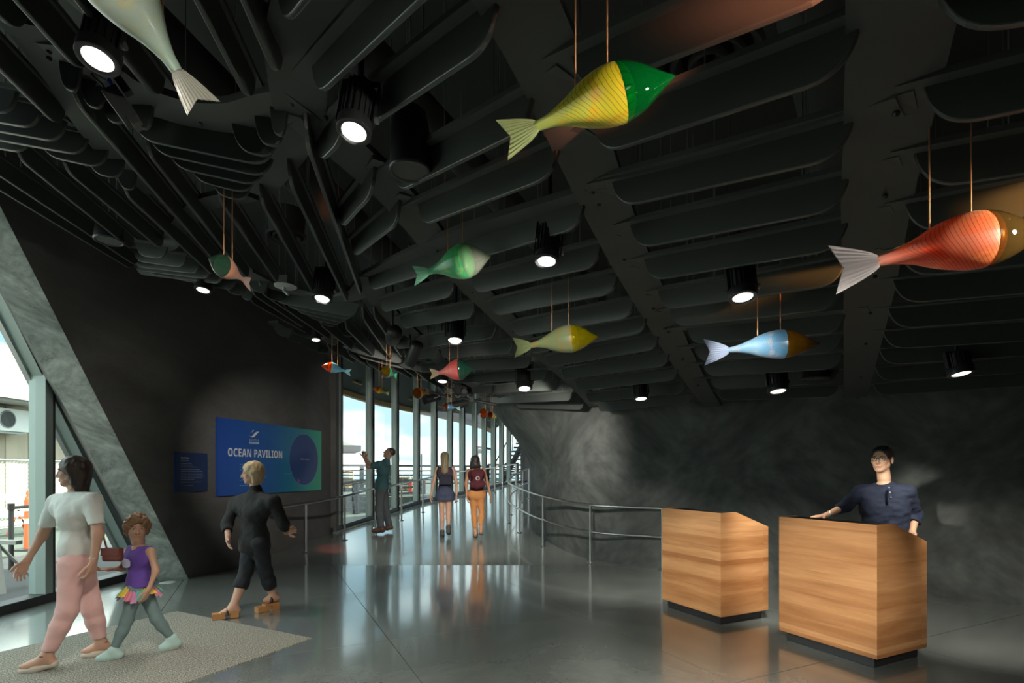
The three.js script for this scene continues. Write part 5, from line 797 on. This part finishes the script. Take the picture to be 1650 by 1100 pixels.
// ---------------------------------------------------------------- outside
{
  const gt = tex(512, 512, (u, v) => { const t = 0.62 + 0.1 * tileNoise(u, v, 6, 4, 101) + 0.06 * tileNoise(u, v, 40, 3, 103); return [t * 1.0, t * 0.985, t * 0.95]; });
  const gg = new THREE.PlaneGeometry(120, 130).rotateX(-Math.PI / 2).translate(-20, -0.06, -30), uv = gg.attributes.uv; for (let i = 0; i < uv.count; i++) uv.setXY(i, uv.getX(i) * 24, uv.getY(i) * 26);
  const ground = solo('ground', gg, std({ map: gt, roughness: 0.95 })); ground.userData.kind = 'structure';
  const sea = solo('water', new THREE.PlaneGeometry(700, 260).rotateX(-Math.PI / 2).translate(0, -0.04, -225), std({ color: lin(0.12, 0.22, 0.28), roughness: 0.25 }), 'blue-grey water of the bay beyond the deck', 'water', null, 'stuff');
}
{ // service building across the yard
  const X = -17, t = thing('service_building', 'low plywood-clad building with a pale ribbed metal roof seen through the entrance glass', 'building', V(X, 0, -13));
  const wood = [0, 1, 2, 3].map((i) => std({ color: lin(0.40 + i * 0.03, 0.34 + i * 0.025, 0.26 + i * 0.02), roughness: 0.9 })), white = std({ color: lin(0.72, 0.73, 0.72), roughness: 0.5 });
  for (let i = 0; i < 44; i++) part('cladding_board', box(X + 0.02 * (i % 2), 1.93, -4 - i * 0.42, 0.08, 3.9, 0.405), wood[(i * 7) % 4], t);
  const roof = (u, v) => V(lerp(X + 1.3, X - 6, v), lerp(3.98, 7.3, v), lerp(-3, -24, u));
  part('roof', quadGrid(roof, 1, 1), white, t);
  for (let i = 0; i < 60; i++) { const a = roof(i / 60, 0).add(V(0, 0.02, 0)), b = roof(i / 60, 1).add(V(0, 0.02, 0)); part('roof_rib', beam(a, b, 0.07, 0.06), white, t); }
  part('gutter', box(X + 1.35, 3.92, -13.5, 0.16, 0.2, 21), std({ color: lin(0.55, 0.55, 0.52), roughness: 0.5 }), t); part('soffit', box(X + 0.6, 3.78, -13.5, 1.4, 0.08, 21), std({ color: lin(0.3, 0.3, 0.29), roughness: 0.8 }), t);
  const a = thing('air_conditioner', 'boxy white outdoor air conditioner with a round fan on the plywood wall', 'air conditioner', V(X + 0.35, 2.8, -17.2)), c = P(22, 676, 17.2), ax = X + 0.35;
  const ca = part('casing', box(ax, 3.22, -17.3, 0.5, 0.75, 1.25, 0.03), white, a); part('fan_grille', new THREE.TorusGeometry(0.27, 0.02, 8, 28).rotateY(Math.PI / 2).translate(ax + 0.26, 3.23, -17.15), M.rod, ca); part('fan', new THREE.CircleGeometry(0.26, 24).rotateY(Math.PI / 2).translate(ax + 0.256, 3.23, -17.15), M.darkFrame, ca); part('bracket', box(ax, 2.8, -17.3, 0.4, 0.06, 1.1), M.rod, a);
}
{ // chain-link fence panels with posts, barrier boards, posts and saw horse
  const galv = std({ color: lin(0.5, 0.52, 0.52), roughness: 0.4, metalness: 0.6 });
  for (let i = 0; i < 4; i++) {
    const x = -12.6, z0 = -6.5 - i * 2.9, z1 = z0 - 2.8, t = thing('chain_link_panel', ['chain-link fence panel nearest the entrance corner', 'chain-link fence panel with a pale diamond tag in front of the plywood wall', 'chain-link fence panel behind the traffic delineator', 'chain-link fence panel at the far end of the yard'][i], 'fence', V(x, 0, (z0 + z1) / 2));
    for (const z of [z0, z1]) part('post', bar(V(x, -0.05, z), V(x, 1.85, z), 0.025, 8), galv, t);
    for (const y of [0.12, 1.82]) part('rail', bar(V(x, y, z0), V(x, y, z1), 0.02, 8), galv, t);
    const w = []; for (let k = -18; k < 28; k++) for (const s of [1, -1]) { let a = [k * 0.1, 0.12], b = [k * 0.1 + 1.7, 1.82]; const cl = (q) => [clamp(q[0], 0, 2.8), q[1]]; const t0 = Math.max(0, -a[0] / 1.7), t1 = Math.min(1, (2.8 - a[0]) / 1.7); if (t1 - t0 < 0.03) continue; const A = [lerp(a[0], b[0], t0), lerp(0.12, 1.82, t0)], B = [lerp(a[0], b[0], t1), lerp(0.12, 1.82, t1)]; const zz = (q) => (s > 0 ? z0 - q : z1 + q); w.push(bar(V(x, A[1], zz(A[0])), V(x, B[1], zz(B[0])), 0.004, 3)); }
    const m = part('wire_mesh', w, galv, t); m.userData.kind = 'stuff';
    if (i === 1) part('tag', box(x + 0.03, 1.45, z0 - 1.5, 0.01, 0.34, 0.34).translate(0, 0, 0), std({ color: lin(0.4, 0.45, 0.47), roughness: 0.6 }), t);
  }
  const bw = std({ color: lin(0.75, 0.68, 0.52), roughness: 0.85 });
  for (let i = 0; i < 2; i++) { const t = thing('barricade', ['long white and red barricade across the yard', 'second low white barricade board behind the delineator'][i], 'barricade', V(-11.4, 0, -11 - i * 0.1)); const x = -11.4 - i * 0.6; part('board', box(x, 0.95 - i * 0.38, -11.2, 0.05, 0.16, 7), bw, t); part('board', box(x, 0.55 - i * 0.25, -11.2, 0.05, 0.12, 7), bw, t); for (const z of [-8.4, -10.6, -12.8]) part('leg', [beam(V(x, 0, z - 0.25), V(x, 1.0 - i * 0.4, z), 0.05, 0.04), beam(V(x, 0, z + 0.25), V(x, 1.0 - i * 0.4, z), 0.05, 0.04)], std({ color: lin(0.62, 0.12, 0.05), roughness: 0.7 }), t); }
  const dz = -(9.6), dp = P(46, 880, 10.4), t = thing('delineator', 'orange and white traffic delineator post in the yard', 'delineator', V(dp.x, -0.05, dp.z)), org = std({ color: lin(0.8, 0.16, 0.05), roughness: 0.6 });
  part('tube', lathe([[0.075, 0], [0.065, 0.95], [0.05, 1.02], [0.03, 1.05], [0.045, 1.1], [0.02, 1.16]], 16).translate(dp.x, 0, dp.z), org, t); part('base', box(dp.x, -0.02, dp.z, 0.42, 0.07, 0.42, 0.02), M.black, t); for (const y of [0.55, 0.8]) part('reflective_band', new THREE.CylinderGeometry(0.0725, 0.0735, 0.1, 16).translate(dp.x, y, dp.z), bw, t);
  const q = P(18, 860, 8.2), s = thing('stanchion', 'dark retractable-belt stanchion outside the entrance glass', 'stanchion', V(q.x, -0.05, q.z)); part('post', bar(V(q.x, 0, q.z), V(q.x, 0.98, q.z), 0.035, 12), M.darkFrame, s); part('cap', new THREE.CylinderGeometry(0.045, 0.045, 0.1, 12).translate(q.x, 0.98, q.z), M.blackMetal, s); part('base', lathe([[0, 0.03], [0.16, 0.02], [0.18, 0]], 20).translate(q.x, -0.05, q.z), M.blackMetal, s); part('belt', beam(V(q.x, 0.96, q.z), V(q.x + 0.15, 0.96, q.z - 1.9), 0.006, 0.05), M.darkFrame, s);
  const w0 = P(6, 880, 6.9), sh = thing('saw_horse', 'weathered wooden saw horse just outside the entrance glass', 'saw horse', V(w0.x, -0.05, w0.z)), gw = std({ color: lin(0.33, 0.31, 0.28), roughness: 0.9 }); part('top_board', beam(V(w0.x - 0.9, 0.62, w0.z - 0.05), V(w0.x + 0.22, 0.6, w0.z + 0.02), 0.09, 0.05), gw, sh); for (const [a, b] of [[-0.1, 0.28], [-0.1, -0.28], [-0.75, 0.28], [-0.75, -0.28]]) part('leg', beam(V(w0.x + a, 0.6, w0.z), V(w0.x + a + (a > -0.4 ? 0.35 : -0.2), -0.05, w0.z + b), 0.08, 0.03), gw, sh);
}
{ // canopy outside the passage glazing with a wooden edge
  const off = (i, k) => { const p = glazPts[i], a = glazPts[Math.max(0, i - 2)], b = glazPts[Math.min(240, i + 2)], t = b.clone().sub(a).normalize(); return p.clone().add(V(t.z, 0, -t.x).multiplyScalar(k)); };
  const yE = (i) => lerp(3.72, 3.3, i / 240), g = thing('trim_3', null, null, V(0, 0, 0), null, 'structure'), wt = std({ color: lin(0.5, 0.28, 0.11), roughness: 0.6 }), st = std({ color: lin(0.09, 0.1, 0.1), roughness: 0.8 });
  const K = 1.5;
  part('canopy_underside', quadGrid((u, v) => { const i = Math.round(u * 240), p = off(i, lerp(0.12, K, v)); return p.setY(lerp(4.5, yE(i) + 0.12, v)); }, 60, 6), st, g);
  part('canopy_top', quadGrid((u, v) => { const i = Math.round(u * 240), p = off(i, lerp(-0.1, K + 0.1, v)); return p.setY(lerp(5.15, yE(i) + 0.3, v)); }, 60, 2), st, g);
  for (let i = 0; i < 240; i += 12) { part('edge_board', beam(off(i, K).setY(yE(i) + 0.06), off(i + 12, K).setY(yE(i + 12) + 0.06), 0.16, 0.13), wt, g); if (i % 24 === 0) part('soffit_slot', beam(off(i, K * 0.72).setY(yE(i) + 0.3), off(i + 8, K * 0.72).setY(yE(i + 8) + 0.3), 0.07, 0.03), wt, g); }
}
{ // terrace beyond the passage: rails, sheds, pallets
  const deckM = phy({ color: lin(0.1, 0.11, 0.095), roughness: 1, specularIntensity: 0 }), iron = phy({ color: lin(0.03, 0.035, 0.035), roughness: 0.9, specularIntensity: 0.2 });
  const dk = solo('deck', box(-6, 0.26, -40, 44, 0.62, 40), deckM); dk.userData.kind = 'structure';
  const deckY = 0.57;
  const tr = solo('terrace', prismXZ([[-30, 9.6], [-4.6, 9.6], [-4.0, 11.5], [-3.4, 13.8], [-2.9, 15.7], [-2.1, 17.4], [-0.9, 19.8], [0, 22], [0, 26], [-30, 26]], -0.055, -0.02), phy({ color: lin(0.11, 0.125, 0.105), roughness: 1, specularIntensity: 0 })); tr.userData.kind = 'structure';
  const rail = (a, b, n, lab, hgt = 1.07) => { const t = thing('deck_railing', lab, 'railing', a.clone()); for (let i = 0; i <= n; i++) { const p = mixp(a, b, i / n); part('post', box(p.x, p.y + hgt / 2, p.z, 0.2, hgt, 0.2), iron, t); } for (const y of [hgt, hgt * 0.78, hgt * 0.58, hgt * 0.38, hgt * 0.2]) part('rail', beam(a.clone().setY(a.y + y), b.clone().setY(b.y + y), 0.1, y === hgt ? 0.12 : 0.08), iron, t); };
  rail(V(-14, deckY, -27), V(-1.5, deckY, -33), 9, 'dark steel deck railing running along the terrace edge', 1.3); rail(V(-1.5, deckY, -33), V(2.2, deckY, -36), 4, 'far corner of the dark steel deck railing', 1.4);
  rail(V(-7.6, -0.05, -16), V(-3.8, -0.05, -22.5), 4, 'nearer dark steel railing just outside the passage glass', 1.2);
  const pw = std({ color: lin(0.42, 0.33, 0.2), roughness: 0.9 });
  for (let k = 0; k < 2; k++) { const c = V(-8.2 + k * 2.6, deckY, -25.5 - k * 1.5), t = thing('pallet_stack', ['stack of wooden pallets left on the terrace beside the man', 'lower stack of wooden pallets further along the terrace'][k], 'pallets', c); for (let i = 0; i < 7 - k * 2; i++) for (const dx of [-0.4, -0.13, 0.13, 0.4]) part('board', box(c.x + dx, c.y + 0.08 + i * 0.15, c.z, 0.2, 0.03, 1.1), pw, t); for (let i = 0; i < 7 - k * 2; i++) part('runner', box(c.x, c.y + 0.03 + i * 0.15, c.z, 1.05, 0.09, 0.1), pw, t); }
  const bp = V(-7.4, 0, -23.6); solo('planter_box', box(bp.x, 0.16, bp.z, 3.4, 0.4, 0.7, 0.03), std({ color: lin(0.06, 0.055, 0.045), roughness: 0.8 }), 'long low dark planter box outside the passage glass', 'planter');
  const ep = P(661, 792, 24), et = thing('safety_bollard', 'slim red safety post on the terrace', 'post', V(ep.x, deckY, ep.z)); part('tube', bar(V(ep.x, deckY, ep.z), V(ep.x, deckY + 0.6, ep.z), 0.09, 12), std({ color: lin(0.5, 0.05, 0.03), roughness: 0.6 }), et); part('cap', new THREE.SphereGeometry(0.09, 12, 8).translate(ep.x, deckY + 0.6, ep.z), M.rod, et);
  // pavilion roof at the left
  const pv = thing('pavilion', 'hip-roofed pavilion with a dark underside beyond the first window bay', 'pavilion', V(-13.5, 0, -27)), rt = V(-13.6, 4.55, -27), c4 = [V(-17.5, 2.85, -24), V(-8.05, 2.85, -28.0), V(-9.6, 2.85, -32), V(-19, 2.85, -30)];
  const pvRoof = std({ color: lin(0.16, 0.17, 0.13), roughness: 0.8, side: THREE.DoubleSide });
  const tri = (a, b, c) => { const q = new THREE.BufferGeometry(); q.setAttribute('position', new THREE.Float32BufferAttribute([...a.toArray(), ...b.toArray(), ...c.toArray()], 3)); q.setAttribute('uv', new THREE.Float32BufferAttribute([0, 0, 1, 0, 0, 1], 2)); q.computeVertexNormals(); return q; };
  for (let i = 0; i < 4; i++) part('roof_slope', tri(c4[i], c4[(i + 1) % 4], rt), pvRoof, pv);
  part('underside', [tri(c4[0], c4[1], c4[2]), tri(c4[0], c4[2], c4[3])].map((q) => q.translate(0, -0.12, 0)), pvRoof, pv);
  for (let i = 0; i < 4; i++) { part('fascia', beam(c4[i].clone().add(V(0, -0.08, 0)), c4[(i + 1) % 4].clone().add(V(0, -0.08, 0)), 0.08, 0.3), iron, pv); part('post', bar(V(lerp(c4[i].x, rt.x, 0.3), -0.05, lerp(c4[i].z, rt.z, 0.3)), V(lerp(c4[i].x, rt.x, 0.3), 2.9, lerp(c4[i].z, rt.z, 0.3)), 0.09, 8), iron, pv); }
  // flagpole, gantry, outside stair beside the far window
  const fp = P(679, 755, 33); solo('light_pole', bar(V(fp.x, 0.5, fp.z), V(fp.x, P(679, 731, 33).y, fp.z), 0.05, 8), iron, 'thin dark pole standing behind the deck railing', 'pole');
  const ga = P(769, 760, 30), gb = P(792, 760, 30), gt2 = thing('gantry', 'dark steel frame with a hanging lamp beyond the far mullions', 'frame', V(ga.x, 0.5, ga.z)); part('upright', bar(V(ga.x, 0.5, ga.z), V(ga.x, P(0, 720, 30).y, ga.z), 0.06, 8), iron, gt2); part('upright', bar(V(gb.x, 0.5, gb.z), V(gb.x, P(0, 722, 30).y, gb.z), 0.06, 8), iron, gt2); part('crossbar', bar(V(ga.x, P(0, 720, 30).y, ga.z), V(gb.x, P(0, 723, 30).y, gb.z), 0.06, 8), iron, gt2); part('hanging_lamp', lathe([[0.05, 0], [0.16, -0.1], [0.16, -0.25]], 12).translate(ga.x + 0.15, P(0, 723, 30).y, ga.z), iron, gt2);
  const st = thing('outdoor_stair', 'dark outdoor stair climbing beside the last window bay', 'stairs', V(0.2, 0.57, -27.5)); for (let i = 0; i < 16; i++) part('step', box(-0.55 + i * 0.11, 0.9 + i * 0.21, -26.5 - i * 0.12, 0.7, 0.07, 0.34), iron, st); part('stringer', beam(V(-0.7, 0.6, -26.3), V(1.2, 4.2, -28.4), 0.08, 0.3), iron, st); for (let i = 0; i < 9; i++) part('baluster', bar(V(-0.85 + i * 0.22, 0.95 + i * 0.42, -26.3 - i * 0.24), V(-0.85 + i * 0.22, 1.95 + i * 0.42, -26.3 - i * 0.24), 0.02, 6), iron, st); part('stair_rail', beam(V(-0.85, 1.95, -26.3), V(0.95, 5.3, -28.3), 0.04, 0.05), iron, st);
}
renderer.render(scene, camera);
